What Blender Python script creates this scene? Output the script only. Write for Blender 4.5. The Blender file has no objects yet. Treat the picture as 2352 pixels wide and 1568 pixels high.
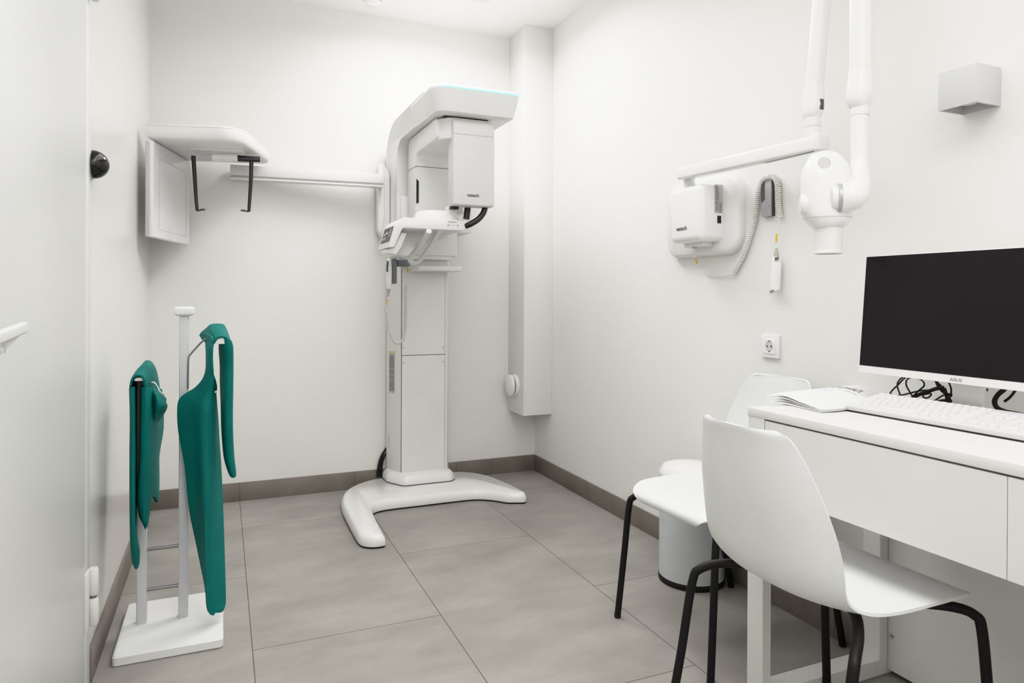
import bpy, bmesh, math, random
from mathutils import Vector, Matrix
random.seed(7)
SC = bpy.context.scene
COL = SC.collection
PI = math.pi

# ------------------------------------------------------------------ surveyed room (metres) and camera
F, CYP = 1557.99, 685.854
YAW, PITCH, ROLL, CAMH = 0.4037578, -0.0029139, 0.0047674, 1.08475
W, D, L, H = 1.808, 3.857, -0.340, 2.677          # right wall x, back wall y, left wall x, ceiling z
BACKY = -1.60                                      # wall behind the camera
_c, _s = math.cos(YAW), math.sin(YAW)
_r = Vector((_c, -_s, 0)); _f = Vector((_s, _c, 0)); _u = Vector((0, 0, 1))
_f2 = _f*math.cos(PITCH) + _u*math.sin(PITCH); _u2 = _u*math.cos(PITCH) - _f*math.sin(PITCH)
R3 = _r*math.cos(ROLL) + _u2*math.sin(ROLL); U3 = _u2*math.cos(ROLL) - _r*math.sin(ROLL)
CAM = Vector((0, 0, CAMH))

def ray(x, y): return _f2 + R3*((x-1176)/F) + U3*((CYP-y)/F)
def at(x, y, X=None, Y=None, Z=None):
    """survey: the point of plane X=, Y= or Z= sighted at photo pixel x, y"""
    d = ray(x, y)
    if X is not None: t = (X-CAM.x)/d.x
    elif Y is not None: t = (Y-CAM.y)/d.y
    else: t = (Z-CAM.z)/d.z
    return CAM + d*t
def pz(x, y, zc): return CAM + ray(x, y)*zc

# ------------------------------------------------------------------ materials
def srgb(r, g, b):
    f = lambda v: (v/255/12.92) if v/255 <= .04045 else ((v/255+.055)/1.055)**2.4
    return (f(r), f(g), f(b), 1)
MATS = {}
def mat(name, col, rough=.5, metal=0, bump=0, bscale=200, spec=.5, emit=None, estr=0, var=0, vscale=6, coat=0, sheen=0):
    m = bpy.data.materials.new(name); m.use_nodes = True
    nt = m.node_tree; b = nt.nodes['Principled BSDF']
    b.inputs['Base Color'].default_value = col
    b.inputs['Roughness'].default_value = rough
    b.inputs['Metallic'].default_value = metal
    b.inputs['Specular IOR Level'].default_value = spec
    b.inputs['Coat Weight'].default_value = coat
    b.inputs['Coat Roughness'].default_value = .08
    b.inputs['Sheen Weight'].default_value = sheen
    tc = nt.nodes.new('ShaderNodeTexCoord')
    n = nt.nodes.new('ShaderNodeTexNoise'); n.inputs['Scale'].default_value = vscale; n.inputs['Detail'].default_value = 5
    nt.links.new(tc.outputs['Object'], n.inputs['Vector'])
    v = var if var else .02
    cr = nt.nodes.new('ShaderNodeValToRGB')
    cr.color_ramp.elements[0].position = .3; cr.color_ramp.elements[1].position = .7
    cr.color_ramp.elements[0].color = tuple(c*(1-v) for c in col[:3])+(1,)
    cr.color_ramp.elements[1].color = tuple(min(1, c*(1+v)) for c in col[:3])+(1,)
    nt.links.new(n.outputs['Fac'], cr.inputs['Fac']); nt.links.new(cr.outputs['Color'], b.inputs['Base Color'])
    if bump:
        n2 = nt.nodes.new('ShaderNodeTexNoise'); n2.inputs['Scale'].default_value = bscale; n2.inputs['Detail'].default_value = 3
        bp = nt.nodes.new('ShaderNodeBump'); bp.inputs['Strength'].default_value = bump; bp.inputs['Distance'].default_value = .002
        nt.links.new(tc.outputs['Object'], n2.inputs['Vector']); nt.links.new(n2.outputs['Fac'], bp.inputs['Height'])
        nt.links.new(bp.outputs['Normal'], b.inputs['Normal'])
    if emit:
        b.inputs['Emission Color'].default_value = emit; b.inputs['Emission Strength'].default_value = estr
    MATS[name] = m
    return m

M_WALL = mat('wall_paint', (.815, .808, .785, 1), .55, bump=.06, bscale=260, spec=.35, var=.004)
M_WALLL = mat('left_wall_satin_paint', (.82, .813, .79, 1), .21, bump=.02, bscale=60, spec=.5, var=.004)
M_CEIL = mat('ceiling_paint', (.87, .865, .845, 1), .8, var=.004)
M_DOOR = mat('door_satin', (.70, .71, .695, 1), .33, spec=.5, var=.006)
M_FRAME = mat('door_frame_white', (.74, .74, .72, 1), .4)
M_WHITE = mat('gloss_white_plastic', (.86, .855, .845, 1), .25, coat=.3)
M_MACH = mat('white_machine_shell', (.80, .797, .79, 1), .38, bump=.03, bscale=500)
M_MACHSHADE = mat('machine_shell_shaded', (.67, .668, .662, 1), .42, bump=.03, bscale=500)  # machine white darkened: the overhang's shade put into the sensor box colour
M_PANEL = mat('pale_machine_panel', (.79, .785, .768, 1), .4)
M_GREYW = mat('light_grey_plastic', (.56, .56, .57, 1), .45)
M_CHAIR = mat('white_chair_shell', (.80, .81, .81, 1), .42, bump=.03, bscale=400)
M_DESK = mat('white_desk_laminate', (.745, .738, .718, 1), .5)
M_BLACK = mat('black_plastic', (.008, .008, .009, 1), .35)
M_BLKMET = mat('black_powder_metal', (.007, .006, .007, 1), .5, spec=.28)
M_RUBBER = mat('black_rubber', (.006, .006, .006, 1), .7)
M_SCREEN = mat('dark_screen', (.010, .0085, .0105, 1), .30, spec=.2)
M_GLOSSBLK = mat('gloss_black', (.006, .006, .007, 1), .06)
M_TEAL = mat('teal_fabric', (.0, .150, .138, 1), .62, bump=.12, bscale=900, var=.10, vscale=8, spec=.22)
M_TEALIN = mat('teal_fabric_dark', (.0, .028, .028, 1), .9, spec=.1)  # near-black teal: painted shade inside the folded apron, also the dark cord
M_STEEL = mat('steel_rod', (.25, .25, .26, 1), .35, metal=.8)
M_STAND = mat('stand_white_paint', (.78, .785, .78, 1), .4)
M_POLE = mat('stand_pole_grey', (.60, .61, .63, 1), .4)
M_BRACK = mat('grey_bracket', (.17, .18, .20, 1), .45)
M_BEIGE = mat('beige_rubber', (.42, .40, .36, 1), .6)
M_CORD = mat('white_cord', (.78, .78, .76, 1), .45)
M_YELL = mat('yellow_tag', (.75, .48, .03, 1), .5)
M_SILV = mat('silver_plastic', (.42, .42, .44, 1), .35, metal=.3)
M_DKGREY = mat('dark_grey_plastic', (.07, .07, .075, 1), .4)
M_INK = mat('black_ink', (.02, .02, .025, 1), .6)
M_GREYINK = mat('grey_ink', (.25, .25, .26, 1), .6)
M_LABEL = mat('silver_label', (.50, .50, .50, 1), .5)
M_PAPER = mat('paper', (.83, .83, .85, 1), .7)
M_PAPERD = mat('paper_underside', (.32, .29, .33, 1), .8)
M_CYAN = mat('cyan_light_strip', (.3, .85, .85, 1), .4, emit=(.30, .92, .93, 1), estr=.75)
M_SEAM = mat('seam_shadow', (.16, .155, .15, 1), .8)
M_SOCK = mat('socket_white', (.86, .86, .87, 1), .3)
M_KEY = mat('white_key', (.76, .75, .755, 1), .45)
M_KCASE = mat('keyboard_case', (.66, .65, .655, 1), .45)
M_BASEB = None
M_CHROME = mat('chrome', (.7, .7, .72, 1), .15, metal=1)
M_SCONCE = mat('sconce_grey_white', (.58, .585, .60, 1), .5)
M_ACRYL = mat('detector_glossy_face', (.80, .80, .81, 1), .2, coat=.4)
M_LEDPANEL = mat('led_panel_offwhite', (.72, .70, .69, 1), .6)

def tile_mat():
    m = bpy.data.materials.new('grey_floor_tile'); m.use_nodes = True
    nt = m.node_tree; b = nt.nodes['Principled BSDF']; N = nt.nodes.new; K = nt.links.new
    g = N('ShaderNodeNewGeometry')
    sp = N('ShaderNodeSeparateXYZ'); K(g.outputs['Position'], sp.inputs[0])
    ax = N('ShaderNodeMath'); ax.operation = 'SUBTRACT'; ax.inputs[1].default_value = 2.805-1.18*6; K(sp.outputs['Y'], ax.inputs[0])
    ay = N('ShaderNodeMath'); ay.operation = 'SUBTRACT'; ay.inputs[1].default_value = .0887-.6*10; K(sp.outputs['X'], ay.inputs[0])
    cb = N('ShaderNodeCombineXYZ'); K(ax.outputs[0], cb.inputs['X']); K(ay.outputs[0], cb.inputs['Y'])
    br = N('ShaderNodeTexBrick'); br.offset = .5; br.offset_frequency = 2; br.squash = 1
    br.inputs['Scale'].default_value = 1; br.inputs['Brick Width'].default_value = 1.18; br.inputs['Row Height'].default_value = .6
    br.inputs['Mortar Size'].default_value = .0017; br.inputs['Mortar Smooth'].default_value = .2; br.inputs['Bias'].default_value = 0
    br.inputs['Color1'].default_value = (.318, .301, .281, 1); br.inputs['Color2'].default_value = (.340, .322, .301, 1)
    br.inputs['Mortar'].default_value = (.11, .10, .09, 1)
    K(cb.outputs[0], br.inputs['Vector'])
    n = N('ShaderNodeTexNoise'); n.inputs['Scale'].default_value = 2.6; n.inputs['Detail'].default_value = 7; n.inputs['Roughness'].default_value = .62
    mp = N('ShaderNodeMapping'); mp.inputs['Scale'].default_value = (1.0, 1.9, 1)
    K(g.outputs['Position'], mp.inputs['Vector']); K(mp.outputs[0], n.inputs['Vector'])
    cr = N('ShaderNodeValToRGB'); cr.color_ramp.elements[0].position = .32; cr.color_ramp.elements[1].position = .70
    cr.color_ramp.elements[0].color = (.80, .795, .79, 1); cr.color_ramp.elements[1].color = (1.12, 1.12, 1.115, 1)
    K(n.outputs['Fac'], cr.inputs['Fac'])
    n2 = N('ShaderNodeTexNoise'); n2.inputs['Scale'].default_value = 90; n2.inputs['Detail'].default_value = 4
    K(g.outputs['Position'], n2.inputs['Vector'])
    cr2 = N('ShaderNodeValToRGB'); cr2.color_ramp.elements[0].color = (.95, .95, .95, 1); cr2.color_ramp.elements[1].color = (1.05, 1.05, 1.05, 1)
    K(n2.outputs['Fac'], cr2.inputs['Fac'])
    m1 = N('ShaderNodeMixRGB'); m1.blend_type = 'MULTIPLY'; m1.inputs[0].default_value = 1
    m2 = N('ShaderNodeMixRGB'); m2.blend_type = 'MULTIPLY'; m2.inputs[0].default_value = 1
    K(br.outputs['Color'], m1.inputs[1]); K(cr.outputs[0], m1.inputs[2]); K(m1.outputs[0], m2.inputs[1]); K(cr2.outputs[0], m2.inputs[2])
    K(m2.outputs[0], b.inputs['Base Color'])
    b.inputs['Roughness'].default_value = .5; b.inputs['Specular IOR Level'].default_value = .35
    bp = N('ShaderNodeBump'); bp.inputs['Strength'].default_value = .3; bp.inputs['Distance'].default_value = .001
    iv = N('ShaderNodeMath'); iv.operation = 'SUBTRACT'; iv.inputs[0].default_value = 1; K(br.outputs['Fac'], iv.inputs[1])
    K(iv.outputs[0], bp.inputs['Height']); K(bp.outputs[0], b.inputs['Normal'])
    return m
M_TILE = tile_mat()
def baseb_mat():
    m = bpy.data.materials.new('baseboard_tile'); m.use_nodes = True
    nt = m.node_tree; b = nt.nodes['Principled BSDF']; N = nt.nodes.new; K = nt.links.new
    g = N('ShaderNodeNewGeometry'); n = N('ShaderNodeTexNoise'); n.inputs['Scale'].default_value = 7; n.inputs['Detail'].default_value = 7
    K(g.outputs['Position'], n.inputs['Vector'])
    cr = N('ShaderNodeValToRGB'); cr.color_ramp.elements[0].position = .3; cr.color_ramp.elements[1].position = .7
    cr.color_ramp.elements[0].color = (.175, .152, .135, 1); cr.color_ramp.elements[1].color = (.235, .207, .185, 1)
    K(n.outputs['Fac'], cr.inputs['Fac'])
    # tile joints every 60 cm along x and y
    sp = N('ShaderNodeSeparateXYZ'); K(g.outputs['Position'], sp.inputs[0])
    def joint(out, off, per):
        a = N('ShaderNodeMath'); a.operation = 'ADD'; a.inputs[1].default_value = off; K(out, a.inputs[0])
        w = N('ShaderNodeMath'); w.operation = 'PINGPONG'; w.inputs[1].default_value = per/2; K(a.outputs[0], w.inputs[0])
        l = N('ShaderNodeMath'); l.operation = 'LESS_THAN'; l.inputs[1].default_value = .0013; K(w.outputs[0], l.inputs[0])
        return l
    j1 = joint(sp.outputs['X'], 6-.0887+0.0, .6); j2 = joint(sp.outputs['Y'], 6-.5, 1.18)
    mx = N('ShaderNodeMath'); mx.operation = 'MAXIMUM'; K(j1.outputs[0], mx.inputs[0]); K(j2.outputs[0], mx.inputs[1])
    mm = N('ShaderNodeMixRGB'); mm.inputs[2].default_value = (.10, .085, .075, 1)
    K(mx.outputs[0], mm.inputs[0]); K(cr.outputs[0], mm.inputs[1]); K(mm.outputs[0], b.inputs['Base Color'])
    b.inputs['Roughness'].default_value = .5
    return m
M_BASEB = baseb_mat()

# ------------------------------------------------------------------ mesh helpers
def obj(name, bm, m, parent=None, smooth=35, loc=None, extra=None):
    me = bpy.data.meshes.new(name)
    bmesh.ops.remove_doubles(bm, verts=bm.verts, dist=1e-6)
    bmesh.ops.recalc_face_normals(bm, faces=bm.faces)
    bm.to_mesh(me); bm.free()
    me.materials.append(m)
    for e in (extra or []): me.materials.append(e)
    if smooth:
        for p in me.polygons: p.use_smooth = True
        me.set_sharp_from_angle(angle=math.radians(smooth))
    o = bpy.data.objects.new(name, me); COL.objects.link(o)
    if parent is not None:
        o.parent = parent; o.matrix_parent_inverse = WORLD(parent).inverted()
    return o
def WORLD(o):
    if o.parent is None: return o.matrix_basis.copy()
    return WORLD(o.parent) @ o.matrix_parent_inverse @ o.matrix_basis
def tag(o, label, cat, group=None):
    o['label'] = label; o['category'] = cat
    if group: o['group'] = group
    return o
def thing(name, label, cat, loc=(0, 0, 0), rz=0, group=None):
    o = bpy.data.objects.new(name, None); o.empty_display_size = .05; COL.objects.link(o)
    o.location = loc; o.rotation_euler = (0, 0, rz)
    o.matrix_basis = Matrix.Translation(Vector(loc)) @ Matrix.Rotation(rz, 4, 'Z')
    return tag(o, label, cat, group)
def struct(name, bm, m, smooth=35):
    o = obj(name, bm, m, None, smooth); o['kind'] = 'structure'; return o

def NB(): return bmesh.new()
def box(bm, a, b, bev=0, seg=3, M=None):
    a = Vector(a); b = Vector(b)
    t = bmesh.new()
    bmesh.ops.create_cube(t, size=1)
    c = (a+b)/2; d = b-a
    for v in t.verts: v.co = Vector((v.co.x*d.x, v.co.y*d.y, v.co.z*d.z)) + c
    if bev: bmesh.ops.bevel(t, geom=t.edges[:], offset=bev, segments=seg, profile=.5, affect='EDGES')
    if M is not None: bmesh.ops.transform(t, matrix=M, verts=t.verts)
    add(bm, t); return bm
def add(bm, t, M=None):
    if M is not None: bmesh.ops.transform(t, matrix=M, verts=t.verts)
    me = bpy.data.meshes.new('t'); t.to_mesh(me); t.free(); bm.from_mesh(me); bpy.data.meshes.remove(me)
def prism(bm, pts, vec, bev=0, seg=3):
    t = bmesh.new(); vec = Vector(vec)
    A = [t.verts.new(Vector(p)) for p in pts]; B = [t.verts.new(Vector(p)+vec) for p in pts]
    n = len(pts)
    t.faces.new(A); t.faces.new(B[::-1])
    for i in range(n): t.faces.new((A[i], A[(i+1) % n], B[(i+1) % n], B[i]))
    bmesh.ops.recalc_face_normals(t, faces=t.faces)
    if bev: bmesh.ops.bevel(t, geom=t.edges[:], offset=bev, segments=seg, profile=.5, affect='EDGES', clamp_overlap=True)
    add(bm, t); return bm
def loft(bm, rings, cap=(True, True), closed=True):
    V = [[bm.verts.new(Vector(p)) for p in r] for r in rings]
    n = len(V[0])
    for i in range(len(V)-1):
        for j in range(n if closed else n-1):
            k = (j+1) % n
            try: bm.faces.new((V[i][j], V[i][k], V[i+1][k], V[i+1][j]))
            except ValueError: pass
    if cap[0]: bm.faces.new(V[0][::-1])
    if cap[1]: bm.faces.new(V[-1])
    return bm
def cat(pts, n=8, closed=False):
    P = [Vector(p) for p in pts]; out = []; m = len(P)
    rng = range(m if closed else m-1)
    for i in rng:
        if closed: p0, p1, p2, p3 = P[(i-1) % m], P[i], P[(i+1) % m], P[(i+2) % m]
        else: p0, p1, p2, p3 = P[max(i-1, 0)], P[i], P[i+1], P[min(i+2, m-1)]
        for k in range(n):
            t = k/n
            out.append(.5*((2*p1)+(p2-p0)*t+(2*p0-5*p1+4*p2-p3)*t*t+(3*p1-p0-3*p2+p3)*t**3))
    if not closed: out.append(P[-1])
    return out
def tube(bm, pts, r, seg=10, cap=True, sx=1, closed=False, up=None):
    P = [Vector(p) for p in pts]; n = len(P)
    R = r if isinstance(r, (list, tuple)) else [r]*n
    T = []
    for i in range(n):
        a = P[(i-1) % n] if (closed or i > 0) else P[0]; b = P[(i+1) % n] if (closed or i < n-1) else P[-1]
        T.append((b-a).normalized())
    u = Vector(up) if up else (Vector((0, 0, 1)) if abs(T[0].z) < .9 else Vector((1, 0, 0)))
    nrm = (u - T[0]*u.dot(T[0])).normalized()
    rings = []
    for i in range(n):
        nrm = nrm - T[i]*nrm.dot(T[i])
        nrm = nrm.normalized() if nrm.length > 1e-6 else T[i].orthogonal().normalized()
        bn = T[i].cross(nrm)
        rings.append([P[i] + nrm*(R[i]*math.cos(2*PI*k/seg)) + bn*(R[i]*sx*math.sin(2*PI*k/seg)) for k in range(seg)])
    if closed: rings.append(rings[0]); cap = False
    loft(bm, rings, (cap, cap)); return bm
def rtube(bm, pts, w, h, rad=.3, up=(0, 0, 1), seg=4):
    """bar of rounded rectangular section w (along bn) x h (along up) swept along pts"""
    P = [Vector(p) for p in pts]; n = len(P); rings = []
    pr = rrect(w, h, min(w, h)*rad, seg)
    for i in range(n):
        a = P[max(i-1, 0)]; b = P[min(i+1, n-1)]; t = (b-a).normalized()
        u = Vector(up); nn = (u-t*u.dot(t)).normalized(); bn = t.cross(nn)
        rings.append([P[i]+bn*p[0]+nn*p[1] for p in pr])
    loft(bm, rings); return bm
def rrect(w, h, r, seg=4):
    out = []
    for cx, cy, a0 in ((w/2-r, h/2-r, 0), (-w/2+r, h/2-r, PI/2), (-w/2+r, -h/2+r, PI), (w/2-r, -h/2+r, 1.5*PI)):
        for k in range(seg+1):
            a = a0+k*PI/2/seg; out.append((cx+r*math.cos(a), cy+r*math.sin(a)))
    return out
def lathe(bm, prof, c, axis=(0, 0, 1), seg=40, cap=True):
    ax = Vector(axis).normalized(); u = ax.orthogonal().normalized(); v = ax.cross(u); c = Vector(c)
    loft(bm, [[c+ax*h+u*(r*math.cos(2*PI*k/seg))+v*(r*math.sin(2*PI*k/seg)) for k in range(seg)] for r, h in prof], (cap, cap)); return bm
def inset(poly, d):
    """offset a closed CCW 2D polygon inwards"""
    n = len(poly); out = []
    for i in range(n):
        a = Vector(poly[(i-1) % n]).to_2d(); p = Vector(poly[i]).to_2d(); b = Vector(poly[(i+1) % n]).to_2d()
        e1 = (p-a).normalized(); e2 = (b-p).normalized()
        n1 = Vector((-e1.y, e1.x)); n2 = Vector((-e2.y, e2.x)); m = (n1+n2)
        m = m.normalized() if m.length > 1e-6 else n1
        k = 1/max(.6, m.dot(n1))
        q = p+m*d*k; out.append((q.x, q.y))
    return out
def area2(p): return sum(p[i][0]*p[(i+1) % len(p)][1]-p[(i+1) % len(p)][0]*p[i][1] for i in range(len(p)))/2
def ccw(p): return list(p) if area2(p) > 0 else list(p)[::-1]
def slab(bm, poly, levels, fn=None):
    """stack of inset copies of an outline; levels = [(inset, z)]; capped with fan-free ngons"""
    poly = ccw(poly); rings = []
    for d, z in levels:
        q = inset(poly, d) if d else poly
        rings.append([fn(x, y, z) if fn else Vector((x, y, z)) for x, y in q])
    t = bmesh.new(); loft(t, rings)
    t.normal_update(); bmesh.ops.recalc_face_normals(t, faces=t.faces); t.normal_update()
    bmesh.ops.triangulate(t, faces=[f for f in t.faces if len(f.verts) > 4], ngon_method='EAR_CLIP')
    add(bm, t); return bm
def coil(bm, path, R, r, pitch, seg=6, per=10):
    P = [Vector(p) for p in path]; d = [0]
    for a, b in zip(P, P[1:]): d.append(d[-1]+(b-a).length)
    total = d[-1]; N = int(total/pitch*per); pts = []; nrm = None; j = 0
    for i in range(N+1):
        s = total*i/N
        while j < len(P)-2 and d[j+1] < s: j += 1
        t = (s-d[j])/max(1e-9, d[j+1]-d[j]); p = P[j].lerp(P[j+1], t); T = (P[j+1]-P[j]).normalized()
        if nrm is None: nrm = T.orthogonal().normalized()
        nrm = (nrm-T*nrm.dot(T)).normalized(); b = T.cross(nrm); a = 2*PI*s/pitch
        pts.append(p+nrm*(R*math.cos(a))+b*(R*math.sin(a)))
    tube(bm, pts, r, seg); return bm
def text_bm(s, size, origin, right, up, depth=.0004, align='LEFT', shear=0, bold=0, sx=1):
    cu = bpy.data.curves.new('txt', 'FONT'); cu.body = s; cu.size = size; cu.align_x = align; cu.extrude = depth; cu.shear = shear; cu.offset = bold
    o = bpy.data.objects.new('txt', cu); COL.objects.link(o)
    dg = bpy.context.evaluated_depsgraph_get(); me = bpy.data.meshes.new_from_object(o.evaluated_get(dg))
    bpy.data.objects.remove(o); bpy.data.curves.remove(cu)
    bm = bmesh.new(); bm.from_mesh(me); bpy.data.meshes.remove(me)
    x = Vector(right).normalized(); y = Vector(up); y = (y-x*y.dot(x)).normalized(); z = x.cross(y)
    Mx = Matrix((x*sx, y, z)).transposed().to_4x4(); Mx.translation = Vector(origin)
    bmesh.ops.transform(bm, matrix=Mx, verts=bm.verts); return bm
def boolean(o, cutter_bm, op='DIFFERENCE'):
    me = bpy.data.meshes.new('cut'); bmesh.ops.recalc_face_normals(cutter_bm, faces=cutter_bm.faces); cutter_bm.to_mesh(me); cutter_bm.free()
    for p in me.polygons: p.use_smooth = True
    c = bpy.data.objects.new('cut', me); COL.objects.link(c)
    md = o.modifiers.new('b', 'BOOLEAN'); md.operation = op; md.object = c; md.solver = 'EXACT'
    c.matrix_world = Matrix.Identity(4)
    bpy.context.view_layer.update()
    dg = bpy.context.evaluated_depsgraph_get(); nm = bpy.data.meshes.new_from_object(o.evaluated_get(dg))
    o.modifiers.clear(); old = o.data; o.data = nm; nm.name = old.name
    bpy.data.objects.remove(c); bpy.data.meshes.remove(me)
    for p in nm.polygons: p.use_smooth = True
    nm.set_sharp_from_angle(angle=math.radians(40))

# =================================================================== SETTING
T = .12
bm = NB(); box(bm, (L-T, BACKY-T, -T), (W+T, D+T, 0)); struct('floor', bm, M_TILE, 0)
bm = NB(); box(bm, (L-T, BACKY-T, H), (W+T, D+T, H+T)); struct('ceiling', bm, M_CEIL, 0)
bm = NB(); box(bm, (L-T, BACKY, 0), (L, D, H)); struct('wall_left', bm, M_WALLL, 0)
bm = NB(); box(bm, (W, BACKY, 0), (W+T, D, H)); struct('wall_right', bm, M_WALL, 0)
bm = NB(); box(bm, (L-T, D, 0), (W+T, D+T, H)); struct('wall_back', bm, M_WALL, 0)
bm = NB(); box(bm, (L-T, BACKY-T, 0), (W+T, BACKY, H)); struct('wall_front', bm, M_WALL, 0)
# boxed pipe chase hanging in the far right corner
CX, CY, CZ = 1.624, 3.622, .387
bm = NB(); box(bm, (CX, CY, CZ), (W, D, H), .002, 2); struct('trim_1', bm, M_WALL)
BB = .0975
bm = NB(); box(bm, (L, D-.009, 0), (W, D, BB), .0015, 2); struct('baseboard_back', bm, M_BASEB)
bm = NB(); box(bm, (W-.009, BACKY, 0), (W, D-.009, BB), .0015, 2); struct('baseboard_right', bm, M_BASEB)
bm = NB(); box(bm, (L, 2.20, 0), (L+.009, D-.009, BB), .0015, 2); struct('baseboard_left', bm, M_BASEB)

# closed door in the left wall
bm = NB(); box(bm, (L, 1.02, .008), (L+.006, 2.105, 2.05), .002, 2)
door = struct('door_1', bm, M_DOOR)
bm = NB(); box(bm, (L, 2.112, 0), (L+.004, 2.192, 2.13), .002, 2); box(bm, (L, .93, 2.057), (L+.004, 2.192, 2.13), .002, 2); box(bm, (L, .93, 0), (L+.004, 1.012, 2.13), .002, 2)
obj('door_frame', bm, M_FRAME, door)
for zc in (.262, 1.964):
    bm = NB()
    hx, hy = L+.019, 2.150
    for z0, z1 in ((zc-.078, zc-.004), (zc+.004, zc+.078)):
        lathe(bm, [(.010, z0), (.0125, z0+.004), (.0125, z1-.004), (.010, z1)], (hx, hy, 0), seg=20)
    box(bm, (L+.004, 2.098, zc-.078), (L+.012, 2.150, zc+.078), .003, 2)
    hg = obj('hinge', bm, M_FRAME, door)
    bm = NB(); lathe(bm, [(.008, zc-.004), (.008, zc+.004)], (hx, hy, 0), seg=16); obj('hinge_pin', bm, M_STEEL, hg)
bm = NB()
hx = L+.060
lathe(bm, [(.026, 0), (.026, .008), (.022, .010)], (L+.006, 1.085, 1.012), (1, 0, 0), 28)
lathe(bm, [(.010, .008), (.010, .056)], (L+.006, 1.085, 1.012), (1, 0, 0), 20)
dh = obj('door_handle', bm, M_FRAME, door)
bm = NB()
p1 = at(54, 752, X=hx-.004); p0 = Vector((hx, 1.078, at(0, 772, X=hx).z-.004))
rtube(bm, [p0, p0.lerp(p1, .5), p1], .012, .017, .3)
q0 = at(4, 801, X=hx-.010); rtube(bm, [q0+(q0-p1)*.15, q0.lerp(p1, .5), p1+Vector((-.004, 0, -.005))], .007, .008, .3)
rtube(bm, [q0+Vector((0, .006, -.004)), Vector((q0.x+.004, q0.y-.004, p0.lerp(p1, .2).z))], .007, .010, .3)
obj('lever', bm, M_FRAME, dh)

# =================================================================== WALL AND CEILING FIXTURES
bm = NB(); R = .040; cc = Vector((L, 2.206, 1.449))
dome = thing('convex_dome', 'glossy black half-sphere fixed to the left wall beside the door', 'dome', cc)
bm = NB(); lathe(bm, [(R+.004, 0), (R+.004, .004), (R, .006)], cc, (1, 0, 0), 40); obj('mounting_ring', bm, M_SILV, dome)
bm = NB(); lathe(bm, [(R*math.cos(a), .005+R*1.05*math.sin(a)) for a in [k*PI/2/14 for k in range(14)]]+[(.0005, .005+R*1.05)], cc, (1, 0, 0), 40); obj('dome_shell', bm, M_GLOSSBLK, dome)

vc = Vector((CX, 3.747, .553)); vr = .066
vent = thing('wall_vent', 'round white disc air valve on the corner pipe casing near its bottom', 'vent', vc)
bm = NB(); lathe(bm, [(vr, 0), (vr, -.010), (vr-.006, -.016), (vr-.016, -.018), (vr-.020, -.006)], vc, (1, 0, 0), 48, (True, False)); obj('outer_ring', bm, M_WHITE, vent)
bm = NB(); lathe(bm, [(vr-.018, -.004), (vr-.018, -.030)], vc, (1, 0, 0), 40); obj('gap', bm, M_BLACK, vent)
bm = NB(); lathe(bm, [(vr-.010, -.026), (vr-.002, -.028), (vr-.002, -.040), (vr-.012, -.046), (.001, -.048)], vc, (1, 0, 0), 48); obj('disc', bm, M_WHITE, vent)

sc_ = at(856, 4, Z=H-.03); sc_.z = H
sd = thing('smoke_detector', 'round white smoke detector on the ceiling with dark slots', 'detector', sc_)
bm = NB(); lathe(bm, [(.050, 0), (.050, -.018), (.047, -.022)], sc_, (0, 0, 1), 40); obj('base', bm, M_WHITE, sd)
bm = NB(); lathe(bm, [(.040, -.020), (.040, -.032)], sc_, (0, 0, 1), 40); obj('slots', bm, M_BLACK, sd)
bm = NB(); lathe(bm, [(.046, -.031), (.046, -.036), (.034, -.046), (.001, -.049)], sc_, (0, 0, 1), 40)
for k in range(6):
    a = k*PI/3+.35; box(bm, (-.004, -.002, -.034), (.004, .006, -.020), 0, 1, Matrix.Translation(sc_) @ Matrix.Rotation(a, 4, 'Z') @ Matrix.Translation((0, -.047, 0)))
obj('cover', bm, M_WHITE, sd)

pc = at(1118, 9, Z=H-.012)
bm = NB(); box(bm, (pc.x-.60, pc.y-.60, H-.012), (pc.x, pc.y, H), .003, 2)
cp = thing('ceiling_panel', 'flat off-white square panel on the ceiling above the x-ray machine', 'panel', (pc.x-.3, pc.y-.3, H-.012))
obj('frame', bm, M_LEDPANEL, cp)
bm = NB(); box(bm, (pc.x-.57, pc.y-.57, H-.014), (pc.x-.03, pc.y-.03, H-.011)); obj('panel_face', bm, M_LEDPANEL, cp)  # face of the square LED panel; the lamp just below gives its light

# square wall lamp on the right wall
b1 = at(2300, 157, X=W); yl = b1.y; fx = at(2243, 140, Y=yl).x; yh = at(2155, 172, X=fx).y
zt = .5*(at(2243, 140, X=fx).z+at(2300, 157, X=W).z); zb = at(2243, 233, X=fx).z
lamp = thing('wall_lamp', 'square light grey block wall lamp high on the right wall above the monitor', 'lamp', (W, (yl+yh)/2, zb))
bm = NB(); box(bm, (fx, yl, zb), (W, yh, zt), .0012, 2)
ho = obj('housing', bm, M_SCONCE, lamp)
boolean(ho, box(NB(), (fx+.005, yl+.005, zb-.02), (W-.004, yh-.005, zb+.045)))
bm = NB(); box(bm, (fx+.006, yl+.006, zb+.038), (W-.006, yh-.006, zb+.044)); lathe(bm, [(.016, zb+.012), (.020, zb+.040)], ((fx+W)/2, (yl+yh)/2, 0), seg=24); obj('lamp_insert', bm, M_GREYW, lamp)

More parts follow.
